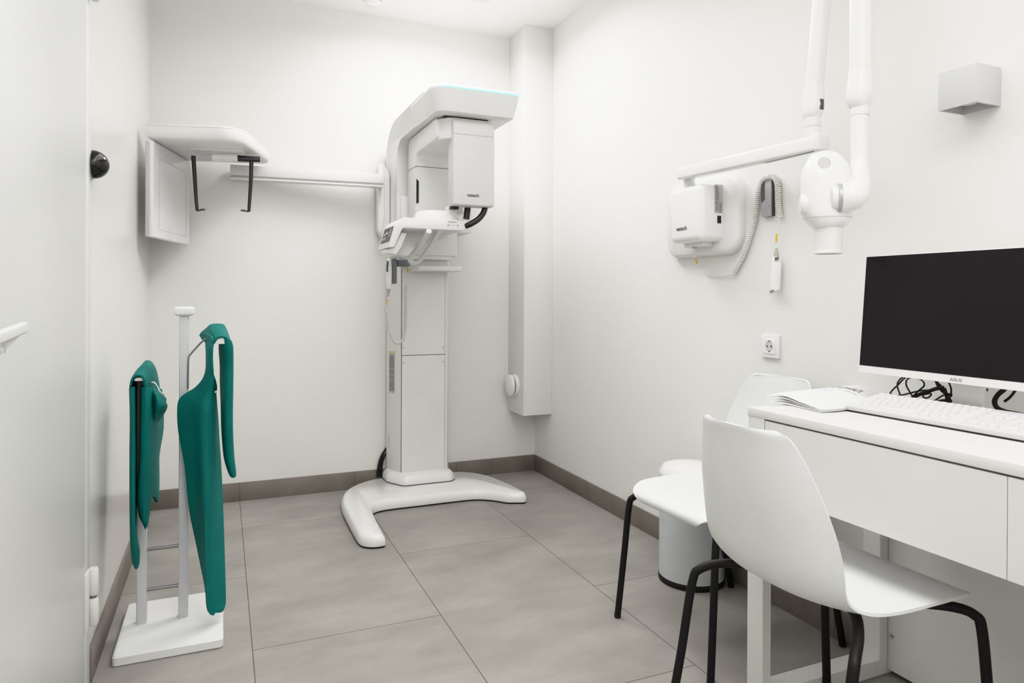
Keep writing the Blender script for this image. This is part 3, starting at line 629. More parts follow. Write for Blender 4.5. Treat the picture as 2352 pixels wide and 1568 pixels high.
ap = thing('lead_apron', 'dark teal lead apron hanging open from the taller hook of the rack, long pointed front', 'apron', hn0)
bm = NB()
cloth(bm, [[(x, y, (2.345+(Y-2.36)*1.25 if k_ == 3 else 2.335+(Y-2.36)*.5) if y > 860 else (2.335+(Y-2.36)*.5 if y > 790 else Y)) for k_, (x, y, Y) in enumerate(r_)] for r_ in [[(461, 767, 2.49), (474, 764, 2.44), (488, 772, 2.36), (491.5, 780, 2.345)],
           [(470, 783, 2.47), (479, 783, 2.42), (487, 786, 2.36), (491.5, 790, 2.345)],
           [(476, 797, 2.46), (481, 800, 2.41), (486, 800, 2.37), (490, 800, 2.36)],
           [(477, 825, 2.47), (481, 825, 2.42), (485, 825, 2.39), (489.5, 825, 2.37)],
           [(476, 850, 2.48), (481, 850, 2.43), (485, 850, 2.40), (491, 850, 2.38)],
           [(468, 872, 2.50), (476, 874, 2.45), (484, 874, 2.41), (491.5, 874, 2.39)],
           [(450, 891, 2.52), (464, 897, 2.48), (480, 897, 2.42), (492.5, 897, 2.40)],
           [(425, 906, 2.54), (448, 915, 2.49), (477, 918, 2.42), (494, 918, 2.41)],
           [(413, 918, 2.55), (444, 935, 2.49), (475, 938, 2.41), (495.5, 938, 2.42)],
           [(409.5, 940, 2.55), (444, 970, 2.49), (475, 970, 2.40), (498, 970, 2.43)],
           [(412, 990, 2.55), (446, 1010, 2.49), (475.5, 1010, 2.39), (500, 1010, 2.44)],
           [(427, 1068, 2.54), (452, 1068, 2.48), (476, 1068, 2.39), (504, 1068, 2.44)],
           [(437, 1165, 2.53), (458, 1165, 2.47), (477, 1165, 2.38), (508.5, 1165, 2.44)],
           [(455, 1251, 2.52), (467, 1251, 2.45), (478, 1251, 2.37), (511.5, 1251, 2.43)],
           [(474, 1345, 2.48), (476.5, 1345, 2.42), (480, 1345, 2.37), (514.5, 1345, 2.41)],
           [(478, 1388, 2.46), (479, 1389, 2.41), (482, 1390, 2.37), (515, 1386, 2.40)],
           [(481.5, 1401, 2.44), (483, 1403, 2.40), (488, 1405, 2.38), (512, 1396, 2.39)],
           [(486, 1406, 2.42), (488, 1407, 2.40), (492, 1408, 2.385), (507, 1402, 2.39)]]], 3, 5, .006)
obj('front_panel', bm, M_TEAL, ap, 60)
bm = NB()
cloth(bm, [[(507, 779, 2.37), (517, 775, 2.348), (527, 781, 2.345), (531, 792, 2.37)],
           [(505.5, 800, 2.39), (517, 800, 2.355), (529, 800, 2.345), (532.6, 800, 2.38)],
           [(508, 837, 2.40), (519, 837, 2.37), (530, 837, 2.36), (532.8, 837, 2.39)],
           [(508.5, 881, 2.41), (519, 881, 2.37), (530, 881, 2.36), (532.5, 881, 2.39)],
           [(510.5, 938, 2.41), (520, 938, 2.37), (529, 938, 2.365), (531.5, 945, 2.39)],
           [(512, 990, 2.41), (520, 990, 2.37), (529, 990, 2.365), (532, 1000, 2.39)],
           [(517, 1047, 2.40), (523, 1047, 2.375), (530, 1047, 2.37), (535, 1050, 2.39)],
           [(526, 1080, 2.395), (530, 1080, 2.38), (535, 1080, 2.375), (538.5, 1080, 2.385)],
           [(531, 1091, 2.39), (534, 1094, 2.385), (537, 1095, 2.38), (539, 1093, 2.385)]], 3, 4, .005)
obj('back_strap', bm, M_TEAL, ap, 60)
bm = NB()
cloth(bm, [[(459, 765, 2.50), (472, 754, 2.495), (485, 744, 2.49), (507, 743, 2.49), (517, 748, 2.48), (526, 770, 2.44), (530, 786, 2.40)],
           [(468, 772, 2.45), (480, 762, 2.43), (488, 757, 2.42), (507, 755, 2.42), (520, 760, 2.41), (528, 776, 2.39), (531, 790, 2.37)],
           [(478, 782, 2.38), (487, 776, 2.37), (493, 769, 2.37), (507, 765, 2.37), (520, 769, 2.365), (528, 780, 2.36), (531, 792, 2.355)],
           [(487, 792, 2.345), (492, 783, 2.34), (498, 775, 2.34), (508, 771.5, 2.34), (519, 773.5, 2.34), (527, 781, 2.34), (531, 793, 2.345)]], 4, 4, .005)
obj('shoulder_yoke', bm, M_TEAL, ap, 60)
bm = NB(); tube(bm, cat([at(490, 860, Y=2.375), at(493, 868, Y=2.37), at(497, 884, Y=2.37), at(497.5, 893, Y=2.37), at(495.5, 897, Y=2.37), at(492, 892, Y=2.37), at(491, 880, Y=2.375)], 5), .0016, 8); tie = obj('tie_cord', bm, M_TEALIN, ap)
bm = NB(); tube(bm, [at(495.5, 897, Y=2.369), at(494, 902, Y=2.369)], [.003, .0022], 8); obj('cord_stopper', bm, M_GREYW, tie)

al = thing('lead_apron', 'dark teal lead apron folded over the lower hanger, bunched with a white cord', 'apron', hl0)
bm = NB()
cloth(bm, [[(297, 905, 2.42), (296.5, 900, 2.36), (298, 880, 2.335), (304, 865, 2.33), (318, 859.5, 2.33), (329, 864, 2.33), (334.5, 878, 2.335), (337, 905, 2.36), (345, 915, 2.42)],
           [(298, 900, 2.45), (298, 890, 2.42), (304, 868, 2.40), (314, 849, 2.40), (328, 845, 2.40), (339, 850, 2.40), (346, 864, 2.40), (352, 885, 2.43), (356, 905, 2.47)],
           [(304, 900, 2.52), (308, 880, 2.50), (316, 852, 2.49), (326, 836, 2.49), (337, 833, 2.49), (348, 838, 2.49), (356, 856, 2.50), (362, 878, 2.52), (365, 905, 2.54)],
           [(312, 900, 2.60), (316, 880, 2.60), (322, 848, 2.60), (332, 829, 2.60), (343, 827.5, 2.60), (351, 833, 2.60), (359, 848, 2.60), (365, 874, 2.60), (369, 905, 2.60)]], 4, 4, .006)
obj('top_fold', bm, M_TEAL, al, 60)
bm = NB()
cloth(bm, [[(304, 892, 2.56), (297, 892, 2.42), (297, 892, 2.35), (305, 888, 2.332), (310, 888, 2.345), (312, 888, 2.40)],
           [(305, 960, 2.56), (298.5, 960, 2.42), (299, 960, 2.35), (306, 960, 2.332), (311, 960, 2.345), (313.5, 960, 2.40)],
           [(304, 1040, 2.55), (298, 1040, 2.42), (298, 1040, 2.35), (306, 1040, 2.332), (311.5, 1040, 2.345), (314, 1040, 2.40)],
           [(303, 1140, 2.53), (298, 1140, 2.42), (298, 1140, 2.35), (306, 1140, 2.332), (311, 1140, 2.345), (313.5, 1140, 2.40)],
           [(303, 1220, 2.50), (298.5, 1225, 2.41), (299, 1225, 2.35), (306, 1225, 2.332), (312, 1225, 2.345), (315, 1222, 2.40)],
           [(302, 1260, 2.46), (300, 1265, 2.40), (301, 1265, 2.36), (308, 1265, 2.34), (317, 1262, 2.35), (321, 1261, 2.38)],
           [(304, 1285, 2.44), (303, 1290, 2.40), (304, 1291, 2.37), (310, 1292, 2.35), (318, 1288, 2.36), (321, 1286, 2.38)],
           [(309, 1300, 2.42), (309, 1304, 2.39), (310, 1306, 2.375), (313, 1307, 2.365), (317, 1304, 2.37), (319, 1300, 2.38)]], 3, 4, .006)
obj('left_panel', bm, M_TEAL, al, 60)
bm = NB()
cloth(bm, [[(329, 885, 2.42), (327, 888, 2.37), (334, 888, 2.34), (344, 888, 2.38), (356, 888, 2.47), (368, 895, 2.59)],
           [(328, 930, 2.42), (326, 930, 2.37), (334, 930, 2.335), (345, 930, 2.38), (359, 930, 2.48), (371, 930, 2.59)],
           [(328, 990, 2.42), (325, 990, 2.37), (334, 990, 2.335), (347, 990, 2.39), (360, 990, 2.48), (371.5, 985, 2.58)],
           [(327, 1050, 2.42), (324, 1050, 2.37), (334, 1050, 2.335), (346, 1050, 2.39), (355, 1050, 2.46), (362, 1045, 2.55)],
           [(325, 1110, 2.42), (320, 1110, 2.37), (332, 1110, 2.335), (344.5, 1110, 2.38), (354, 1110, 2.45), (362, 1097, 2.54)],
           [(324, 1150, 2.41), (319, 1150, 2.37), (331, 1150, 2.34), (342, 1140, 2.38), (350, 1132, 2.44), (361, 1135, 2.52)],
           [(326, 1185, 2.40), (325, 1185, 2.375), (331, 1188, 2.35), (337, 1180, 2.37), (345, 1140, 2.43), (359, 1152, 2.51)],
           [(332, 1197, 2.39), (333, 1200, 2.38), (335, 1206, 2.37), (336.5, 1200, 2.37), (346, 1142, 2.43), (359, 1154, 2.51)]], 3, 4, .006)
obj('right_panel', bm, M_TEAL, al, 60)
bm = NB()
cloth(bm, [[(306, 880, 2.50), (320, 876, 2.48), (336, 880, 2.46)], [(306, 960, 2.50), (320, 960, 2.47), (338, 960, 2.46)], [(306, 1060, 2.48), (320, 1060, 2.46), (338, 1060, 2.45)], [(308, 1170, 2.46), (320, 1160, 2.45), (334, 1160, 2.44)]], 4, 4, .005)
obj('shaded_lining', bm, M_TEALIN, al, 60)  # sheet coloured near black to paint the shade between the flaps
bm = NB()
cloth(bm, [[(346, 882, 2.42), (356, 888, 2.43), (366, 900, 2.45), (376, 908, 2.47)],
           [(346, 897, 2.40), (358, 901, 2.38), (372, 910, 2.42), (382.5, 915, 2.47)],
           [(346, 908, 2.40), (360, 912, 2.36), (374, 922, 2.39), (382, 923, 2.44)],
           [(346, 925, 2.40), (360, 928, 2.36), (375, 931, 2.37), (385, 932, 2.44)],
           [(346, 945, 2.40), (358, 945, 2.37), (370, 945, 2.38), (381, 944, 2.45)],
           [(347, 965, 2.41), (355, 962, 2.39), (363, 958, 2.41), (372, 958, 2.47)],
           [(348.5, 976, 2.42), (352, 973, 2.41), (358, 969, 2.43), (366, 966, 2.48)]], 4, 4, .006)
obj('bunched_fold', bm, M_TEAL, al, 60)
bm = NB(); tube(bm, cat([at(345, 880, Y=2.385), at(350, 877.5, Y=2.37), at(356, 880, Y=2.37), at(363, 890, Y=2.38), at(366, 897, Y=2.38), at(372, 903, Y=2.39), at(378, 907, Y=2.41)], 5), .0021, 8); obj('tie_cord', bm, M_WHITE, al)['label'] = 'white cord'

# =================================================================== WALL-MOUNTED DENTAL X-RAY
iu = thing('dental_x_ray_unit', 'white wall-mounted dental x-ray with folding arm and round tube head, on the right wall', 'x-ray unit', (W, 2.2, 1.26))
py0 = at(1707, 475, X=W-.012).y; py1 = at(1533, 540, X=W-.03).y; pz0 = at(1617, 588, X=W-.03).z; pz1 = at(1682, 394, X=W-.02).z
wy, wz = (py0+py1)/2, (pz0+pz1)/2
fn = lambda x, y, z: Vector((W-z, wy+x, wz+y))
bm = NB(); slab(bm, rrect(py1-py0, pz1-pz0, .075, 8), [(0, 0), (0, .022), (.006, .034), (.016, .040)], fn); plate = obj('wall_plate', bm, M_MACH, iu, 50)
gxf = 1.666; gy0 = 2.083; gy1 = at(1537, 500, X=gxf).y; gz0 = at(1540, 560, X=gxf).z; gz1 = at(1545, 434, X=gxf).z
bm = NB(); box(bm, (gxf, gy0, gz0), (W-.004, gy1, gz1), .026, 5); gb = obj('generator_box', bm, M_WHITE, iu, 50)
bm = NB(); box(bm, (gxf+.05, gy0+.05, gz0-.016), (W-.04, gy1-.03, gz0+.02), .006, 2); obj('lower_housing', bm, M_MACH, gb)
l0, l1 = at(1641, 423, Y=gy0), at(1659, 490, Y=gy0)
bm = NB(); box(bm, (l0.x, gy0-.0012, l1.z), (l1.x, gy0, l0.z)); lb = obj('rating_label', bm, M_LABEL, gb); lb['label'] = 'silver rating label with small print'
bm = NB(); random.seed(5)
for (z0, z1, x0, x1) in ((l0.z-.012, l0.z-.060, .1, .55), (l0.z-.064, l1.z+.006, .1, .5), (l0.z-.070, l1.z+.004, .58, .92)):
    z = z0
    while z > z1:
        xx = x0
        while xx < x1-.05:
            w = random.uniform(.06, .2); xe = min(x1, xx+w); box(bm, (l0.x+(l1.x-l0.x)*xx, gy0-.0016, z-.0016), (l0.x+(l1.x-l0.x)*xe, gy0-.0010, z)); xx = xe+.03
        z -= .0042
prism(bm, [(l0.x+.006, gy0-.0016, l0.z-.010), (l0.x+.013, gy0-.0016, l0.z-.010), (l0.x+.0095, gy0-.0016, l0.z-.003)], (0, .0006, 0))
obj('label_print', bm, M_INK, lb)
l0, l1 = at(1647.5, 495, Y=gy0), at(1656, 513, Y=gy0)
bm = NB(); box(bm, (l0.x, gy0-.0015, l1.z), (l1.x, gy0+.001, l0.z), .0004, 1); obj('display', bm, M_GLOSSBLK, gb)
t0 = at(1553, 531, X=gxf-.0006); bm = text_bm('vatech', .0235, (gxf-.0006, t0.y, t0.z), (0, -1, 0), (0, 0, 1), .0005, bold=.0003, sx=1.1); obj('brand_lettering', bm, M_DKGREY, gb)
bm = NB(); g0 = at(1596, 560, X=gxf+.06); lathe(bm, [(.008, 0), (.009, .006), (.006, .022)], (g0.x, g0.y, gz0-.020), (0, 0, 1), 14); obj('cable_socket', bm, M_BEIGE, gb)
ax_ = 1.676
A0 = at(1564, 400.5, X=ax_); A1 = at(1890, 327, X=ax_); 
pc_ = at(1583, 415, X=1.706)
bm = NB(); lathe(bm, [(.0235, gz1-.004), (.0235, A0.z-.035)], (pc_.x, pc_.y, 0), (0, 0, 1), 28); lathe(bm, [(.0225, A0.z-.036), (.0225, A0.z-.02)], (pc_.x, pc_.y, 0), (0, 0, 1), 28); obj('swivel_post', bm, M_MACH, iu)
bm = NB(); box(bm, (ax_-.023, A1.y, -.024), (ax_+.023, A0.y, .024), .009, 3)
for v in bm.verts: v.co.z += A0.z+(A1.z-A0.z)*(A0.y-v.co.y)/(A0.y-A1.y)
ea = obj('extension_arm', bm, M_WHITE, iu, 40)
bm = NB(); box(bm, (ax_-.0240, A1.y-.006, A1.z-.0255), (ax_+.0240, A1.y+.016, A1.z+.0255), .006, 4); obj('end_cap', bm, M_GREYW if False else M_MACH, ea)
bm = NB(); tube(bm, [(ax_-.014, A1.y+.02, A1.z-.0243), (ax_-.014, A1.y+.22, A1.z-.0240)], .0012, 6); obj('cable_slit', bm, M_SEAM, ea)
# folding arms
Z1, Z2 = 2.10, 1.87
def up_at(x, y, zc): return pz(x, y, zc)
bm = NB(); b0, b1 = up_at(1866, 326, Z1), up_at(1866, 268, Z1); tube(bm, [b0, b1], 18*Z1/F, 28); obj('arm_spigot', bm, M_WHITE, iu)
bm = NB(); b = up_at(1866, 292, Z1); lathe(bm, [(18.4*Z1/F, -.0008), (18.4*Z1/F, .0008)], b, (0, 0, 1), 28); obj('spigot_seam', bm, M_GREYW, iu)
bm = NB(); s0, s1, s2 = up_at(1869, 200, Z1), up_at(1868, 245, Z1), up_at(1864, 279, Z1)
rings = []
for q, k in [(s0, 1.0), (s0.lerp(s1, .5), 1.02), (s1, 1.06), (s1.lerp(s2, .4), 1.02), (s1.lerp(s2, .75), .84), (s1.lerp(s2, .95), .55), (s2, .25)]:
    rings.append([q+Vector((x*k, y*k, 0)) for x, y in rrect(.0545, .0545, .020, 5)])
loft(bm, rings); j1 = obj('lower_joint', bm, M_WHITE, iu, 50)
bm = NB(); b = up_at(1884.5, 243, Z1); n_ = Vector((-.1, -1, 0)).normalized()
rv = Vector((n_.y, -n_.x, 0)); rv = rv if rv.x > 0 else -rv
cpt = s1+Vector((.003, -.0292, .001)); prism(bm, [cpt+rv*x+Vector((0, 0, z)) for x, z in ((-.0065, .016), (.0075, .016), (.0085, .012), (.0085, -.012), (.0070, -.016), (-.0065, -.016))], (0, .004, 0)); obj('joint_slot', bm, M_DKGREY, j1)
e1_, e0_ = up_at(1890, -30, Z1-.02), up_at(1869, 207, Z1); e2_ = e0_+(e1_-e0_)*1.75
bm = NB(); rtube(bm, [e0_, e1_, e2_], .049, .049, .36, up=(0, 1, 0)); obj('lower_scissor_arm', bm, M_WHITE, iu, 50)
f0_, f1_ = up_at(1975.5, 168, Z2), up_at(1975, -30, Z2); f2_ = Vector((f0_.x, f0_.y, e2_.z))
bm = NB(); rtube(bm, [f0_, f2_], .0515, .0515, .36, up=(0, 1, 0)); obj('upper_scissor_arm', bm, M_WHITE, iu, 50)
bm = NB(); mid = (e2_+f2_)/2; dv = (f2_-e2_); dv.z = 0
rtube(bm, [e2_-dv.normalized()*.035, f2_+dv.normalized()*.035], .062, .085, .4); obj('elbow', bm, M_WHITE, iu, 50)
bm = NB(); s0, s1, s2 = up_at(1976, 163, Z2), up_at(1974, 215, Z2), up_at(1972, 252, Z2); rings = []
for q, k in [(s0, .96), (s0.lerp(s1, .35), 1.0), (s0.lerp(s1, .7), 1.08), (s1, 1.12), (s1.lerp(s2, .4), 1.08), (s1.lerp(s2, .8), .84), (s2, .55)]:
    rings.append([q+Vector((x*k, y*k, 0)) for x, y in rrect(.0575, .0575, .022, 5)])
loft(bm, rings); obj('upper_joint', bm, M_WHITE, iu, 50)
rax = (-R3*.95+_f2*.31).normalized(); ye = up_at(1931, 455, Z2-.044)
yk = [up_at(1974.5, y, Z2) for y in (240, 268, 320, 365)]+[up_at(1973.5, 402, Z2-.010), up_at(1969.5, 430, Z2-.026), ye-rax*.030+Vector((0, 0, .006)), ye-rax*.012, ye]
bm = NB(); yc = cat(yk, 6); n = len(yc); rr = []
for q in yc:
    t = max(0, min(1, (yk[3].z-q.z)/(yk[3].z-ye.z))); rr.append((19.5+13*t**1.6)*Z2/F)
tube(bm, yc, rr, 32); yo = obj('yoke', bm, M_WHITE, iu, 50)
bm = NB(); b = up_at(1975, 266, Z2); lathe(bm, [(20.2*Z2/F, -.0009), (20.2*Z2/F, .0009)], b, (0, 0, 1), 28); obj('yoke_seam', bm, M_GREYW, yo)
bm = NB(); lathe(bm, [(32.5*Z2/F, 0), (33.6*Z2/F, .001), (33.6*Z2/F, .008), (32.5*Z2/F, .009)], ye-rax*.001, rax, 40); obj('dial_ring', bm, M_SILV, yo)
bm = NB(); lathe(bm, [(28*Z2/F, 0), (26*Z2/F, .016)], ye+rax*.007, rax, 36); obj('pivot', bm, M_WHITE, yo)
hr = [(347.5, 1889, 1900), (349.5, 1877, 1911), (354, 1865, 1924), (363, 1858, 1934), (378, 1850.5, 1942), (395.5, 1845, 1948), (416, 1842.8, 1950), (445, 1842.6, 1950), (474, 1843, 1950), (491, 1846, 1950), (501, 1850, 1950), (513, 1859, 1943), (521, 1868, 1936), (523.5, 1872, 1932)]
hw = {0: 1}
def hring(y, xl, xr, dp, seg=40, p=2.5):
    c = up_at((xl+xr)/2, y, Z2); w = (xr-xl)/2*Z2/F; fwd = Vector((_f2.x, _f2.y, 0)).normalized(); rt = Vector((R3.x, R3.y, 0)).normalized()
    out = []
    for k in range(seg):
        a = 2*PI*k/seg; ca, sa = math.cos(a), math.sin(a)
        out.append(c+rt*(w*math.copysign(abs(ca)**(2/p), ca))+fwd*(dp*math.copysign(abs(sa)**(2/p), sa)))
    return out
bm = NB(); loft(bm, [hring(y, a, b, min(.052, .006+(b-a)/2*Z2/F*.85) if y > 480 else min(.052, .012+.040*((y-347)/60)**.6 if y < 407 else .052)) for y, a, b in hr])
bmesh.ops.triangulate(bm, faces=[f for f in bm.faces if len(f.verts) > 4])
hd_ = obj('tube_head', bm, M_WHITE, iu, 50)
fw_ = Vector((_f2.x, _f2.y, 0)).normalized()
hc = up_at(1893, 374, Z2)
cb = NB(); hv_ = (hc-CAM).normalized()
loft(cb, [[hc+hv_*t+R3*(13.5*Z2/F*math.cos(a)*k)+Vector((0, 0, 12*Z2/F*math.sin(a)*k)) for a in [2*PI*i/28 for i in range(28)]] for t, k in ((-.09, 1.35), (-.02, 1.0), (.02, 1.0), (.09, 1.3))])
boolean(hd_, cb)
bm = NB(); loft(bm, [hring(y, a, b, dp) for y, a, b, dp in ((500.5, 1849.3, 1950.7, .0535), (501.5, 1849.3, 1950.7, .0535))]); obj('head_seam', bm, M_GREYW, hd_)
bm = NB(); lathe(bm, [(.028, -.004), (.029, .006), (.024, .014), (.001, .017)], up_at(1850, 470, Z2), (-R3*.97+_f2*.25), 32); obj('side_knob', bm, M_MACH, hd_)
bm = NB(); c0 = up_at(1902.5, 521, Z2); rcn = 30.5*Z2/F; hcn = 62*Z2/F
lathe(bm, [(rcn, 0), (rcn*.985, -hcn+.012), (rcn*.985, -hcn+.010), (rcn*1.01, -hcn+.008), (rcn*1.01, -hcn+.001), (rcn*.97, -hcn), (rcn*.86, -hcn), (rcn*.86, -.02)], c0, (0, 0, 1), 44); obj('beam_cone', bm, M_PANEL, iu)

# hand switch, coiled cord and silver holder on the right wall
XS = W-.022
hys = at(1781, 455, X=W).y; hfx = at(1771.5, 455, Y=hys).x; hy1 = at(1749, 455, X=hfx).y; hz1 = at(1763, 413, X=hfx).z; hz0 = at(1760, 497, X=hfx).z
hl_ = thing('switch_holder', 'small silver and dark grey switch holder box on the right wall', 'holder', (W, (hys+hy1)/2, hz0))
bm = NB(); box(bm, (hfx+.006, hys, hz0), (W, hy1, hz1), .002, 2); hb_ = obj('back_box', bm, M_DKGREY, hl_)
bm = NB(); box(bm, (hfx, hys+.002, hz0-.001), (hfx+.008, hy1, hz1+.001), .002, 2); obj('silver_cover', bm, M_SILV, hl_)
bm = NB(); yy = hy1-(hy1-hys)*.33; zz = hz0+(hz1-hz0)*.44
prism(bm, [(hfx-.001, hy1+.0005, hz1-.004), (hfx-.001, yy, hz1+.001), (hfx-.001, yy, zz+.006), (hfx-.001, yy+.006, zz), (hfx-.001, hy1+.0005, zz-.006)], (.006, 0, 0)); obj('recess', bm, M_DKGREY, hl_)
bm = NB(); lathe(bm, [(.0016, 0), (.0016, -.001)], (hfx, hys+.012, hz0+(hz1-hz0)*.28), (1, 0, 0), 12); obj('indicator', bm, M_INK, hl_)
bm = NB(); add(bm, text_bm('..', .010, (hfx-.0004, hy1-.006, hz0+.012), (0, -1, 0), (0, 0, 1))); obj('print', bm, M_INK, hl_)

w2 = thing('exposure_hand_switch', 'white hand switch dangling on a coiled cord below the silver holder on the right wall', 'hand switch', at(1780, 674, X=XS))
bm = NB(); rings = []
for (y, xa, xb, dp) in [(590, 1777, 1790.5, .010), (592, 1776, 1791.4, .0125), (604, 1774, 1792.2, .0145), (614.7, 1772.3, 1792.5, .015), (635, 1771, 1791.6, .0148), (655, 1769.5, 1790.6, .0135), (662, 1769, 1790.3, .013), (666, 1768.6, 1790.2, .0125)]:
    A = at(xa, y, X=XS); B = at(xb, y, X=XS); c = (A+B)/2; wv = (B-A)/2
    rings.append([c+wv*math.cos(2*PI*k/24)*1.0+Vector((dp*math.sin(2*PI*k/24), 0, 0)) for k in range(24)])
loft(bm, rings); hb2 = obj('handset_body', bm, M_WHITE, w2, 60)
bm = NB(); rings = []
for (y0, y1, xa, xb, dp) in [(667, 664, 1769.5, 1790, .012), (672, 664.5, 1768, 1789.5, .011), (674.5, 668, 1770, 1787, .007)]:
    A = at(xa, y0, X=XS-.002); B = at(xb, y1, X=XS-.002); c = (A+B)/2; wv = (B-A)/2
    rings.append([c+wv*math.cos(2*PI*k/24)+Vector((dp*math.sin(2*PI*k/24), 0, 0)) for k in range(24)])
loft(bm, rings); tr_ = obj('trigger', bm, M_CHROME, hb2); tr_['label'] = 'chrome release button'
bm = NB(); random.seed(9)
yb0 = at(1779, 596, X=XS-.0135); 
for k in range(6):
    yk_ = yb0.y-k*.0034; box(bm, (XS-.0140, yk_-.0024, yb0.z-.001), (XS-.0120, yk_-.0016, yb0.z+.008)); 
    if k % 2: box(bm, (XS-.0140, yk_-.0024, yb0.z+.0065), (XS-.0120, yk_, yb0.z+.008))
    box(bm, (XS-.0140, yk_-.0028, yb0.z-.0045), (XS-.0122, yk_, yb0.z-.0030))
obj('handset_print', bm, M_INK, hb2)
bm = NB(); tube(bm, [at(1783.5, 590.5, X=XS), at(1783.3, 578, X=XS), at(1783.3, 570, X=XS)], [.0100, .0068, .0045], 16); obj('strain_relief', bm, M_BEIGE, w2)
bm = NB(); tube(bm, cat([at(1783.3, 571, X=XS), at(1783.5, 545, X=XS), at(1786, 520, X=XS), at(1791, 502, X=XS)], 5), .0022, 8); obj('cord_end', bm, M_CORD, w2)
bm = NB(); tube(bm, [at(1783.4, 556, X=XS), at(1783.8, 537, X=XS)], .0034, 8); obj('yellow_tag', bm, M_YELL, w2)
XC = W-.014
topX = hfx+.012
pth = [at(1683, 628, X=XC), at(1697, 604, X=XC), at(1708, 582, X=XC), at(1717, 557, X=XC), at(1726, 528, X=XC), at(1734, 498, X=XC), at(1739, 468, X=XC), at(1743, 438, X=XC-.002), at(1748, 418, X=XC-.004), at(1758, 407.5, X=XC-.006), at(1770, 405, X=XC-.005), at(1780.5, 409, X=XC), at(1786, 424, X=XC), at(1787, 450, X=XC), at(1788, 476, X=XC), at(1792, 499, X=XC)]
bm = NB(); coil(bm, cat(pth, 6), .0084, .0030, .0074, 7, 12); obj('coiled_cord', bm, M_CORD, w2)
bm = NB(); tube(bm, cat([(g0.x, g0.y, gz0-.018), at(1596.5, 588, X=W-.06), at(1602, 606, X=W-.03), at(1614, 621, X=W-.012), at(1634, 632, X=W-.008), at(1658, 634, X=W-.008), at(1685, 628, X=XC)], 6), .0022, 8); obj('cord_lead', bm, M_CORD, w2)
bm = NB(); tube(bm, [at(1597.5, 592, X=W-.052), at(1601, 604.5, X=W-.033)], .0036, 8); obj('yellow_tag', bm, M_YELL, w2)

# =================================================================== DESK
DX, DT, DY1, DY0 = 1.305, .7904, 1.433, .15
dk = thing('desk', 'white laminate desk with drawers along the right wall', 'desk', (1.55, .8, 0))
bm = NB(); box(bm, (DX, DY0, .768), (W-.002, DY1, DT), .0012, 2); obj('desk_top', bm, M_DESK, dk)
bm = NB(); box(bm, (DX+.001, 1.374, 0), (DX+.030, DY1-.002, .768), .0012, 1); box(bm, (1.742, 1.374, 0), (1.792, DY1-.002, .768), .0012, 1); box(bm, (DX+.03, 1.374, 0), (1.742, DY1-.002, .046), .0012, 1); box(bm, (DX+.03, 1.374, .70), (1.742, DY1-.002, .768), .0012, 1); obj('end_frame', bm, M_DESK, dk)
bm = NB(); box(bm, (DX+.001, DY0+.002, 0), (DX+.030, DY0+.06, .768), .0012, 1); box(bm, (1.742, DY0+.002, 0), (1.792, DY0+.06, .768), .0012, 1); box(bm, (DX+.03, DY0+.002, 0), (1.742, DY0+.06, .046), .0012, 1); obj('end_frame', bm, M_DESK, dk)
bm = NB(); box(bm, (1.774, DY0+.06, .014), (1.790, 1.373, .70), .001, 1); mp_ = obj('back_panel', bm, M_DESK, dk)
bb_ = at(2050, 1461, X=1.774)
bm = NB(); lathe(bm, [(.0085, .001), (.0085, -.0015), (.006, -.002)], (1.774, bb_.y, bb_.z), (1, 0, 0), 20); bo = obj('bolt', bm, M_CHROME, mp_)
bm = NB(); box(bm, (1.7715, bb_.y-.0055, bb_.z-.001), (1.7722, bb_.y+.0055, bb_.z+.001), 0, 1); obj('bolt_slot', bm, M_DKGREY, bo)
for (y0, y1) in ((.7756, 1.3715), (DY0+.062, .7744)):
    bm = NB(); box(bm, (DX+.002, y0, .576), (DX+.018, y1, .7635), .001, 1); dr = obj('drawer', bm, M_DESK, dk)
    bm = NB(); box(bm, (DX+.0185, y0+.0004, .578), (1.74, y1-.0004, .745)); obj('drawer_box', bm, M_DESK, dr)

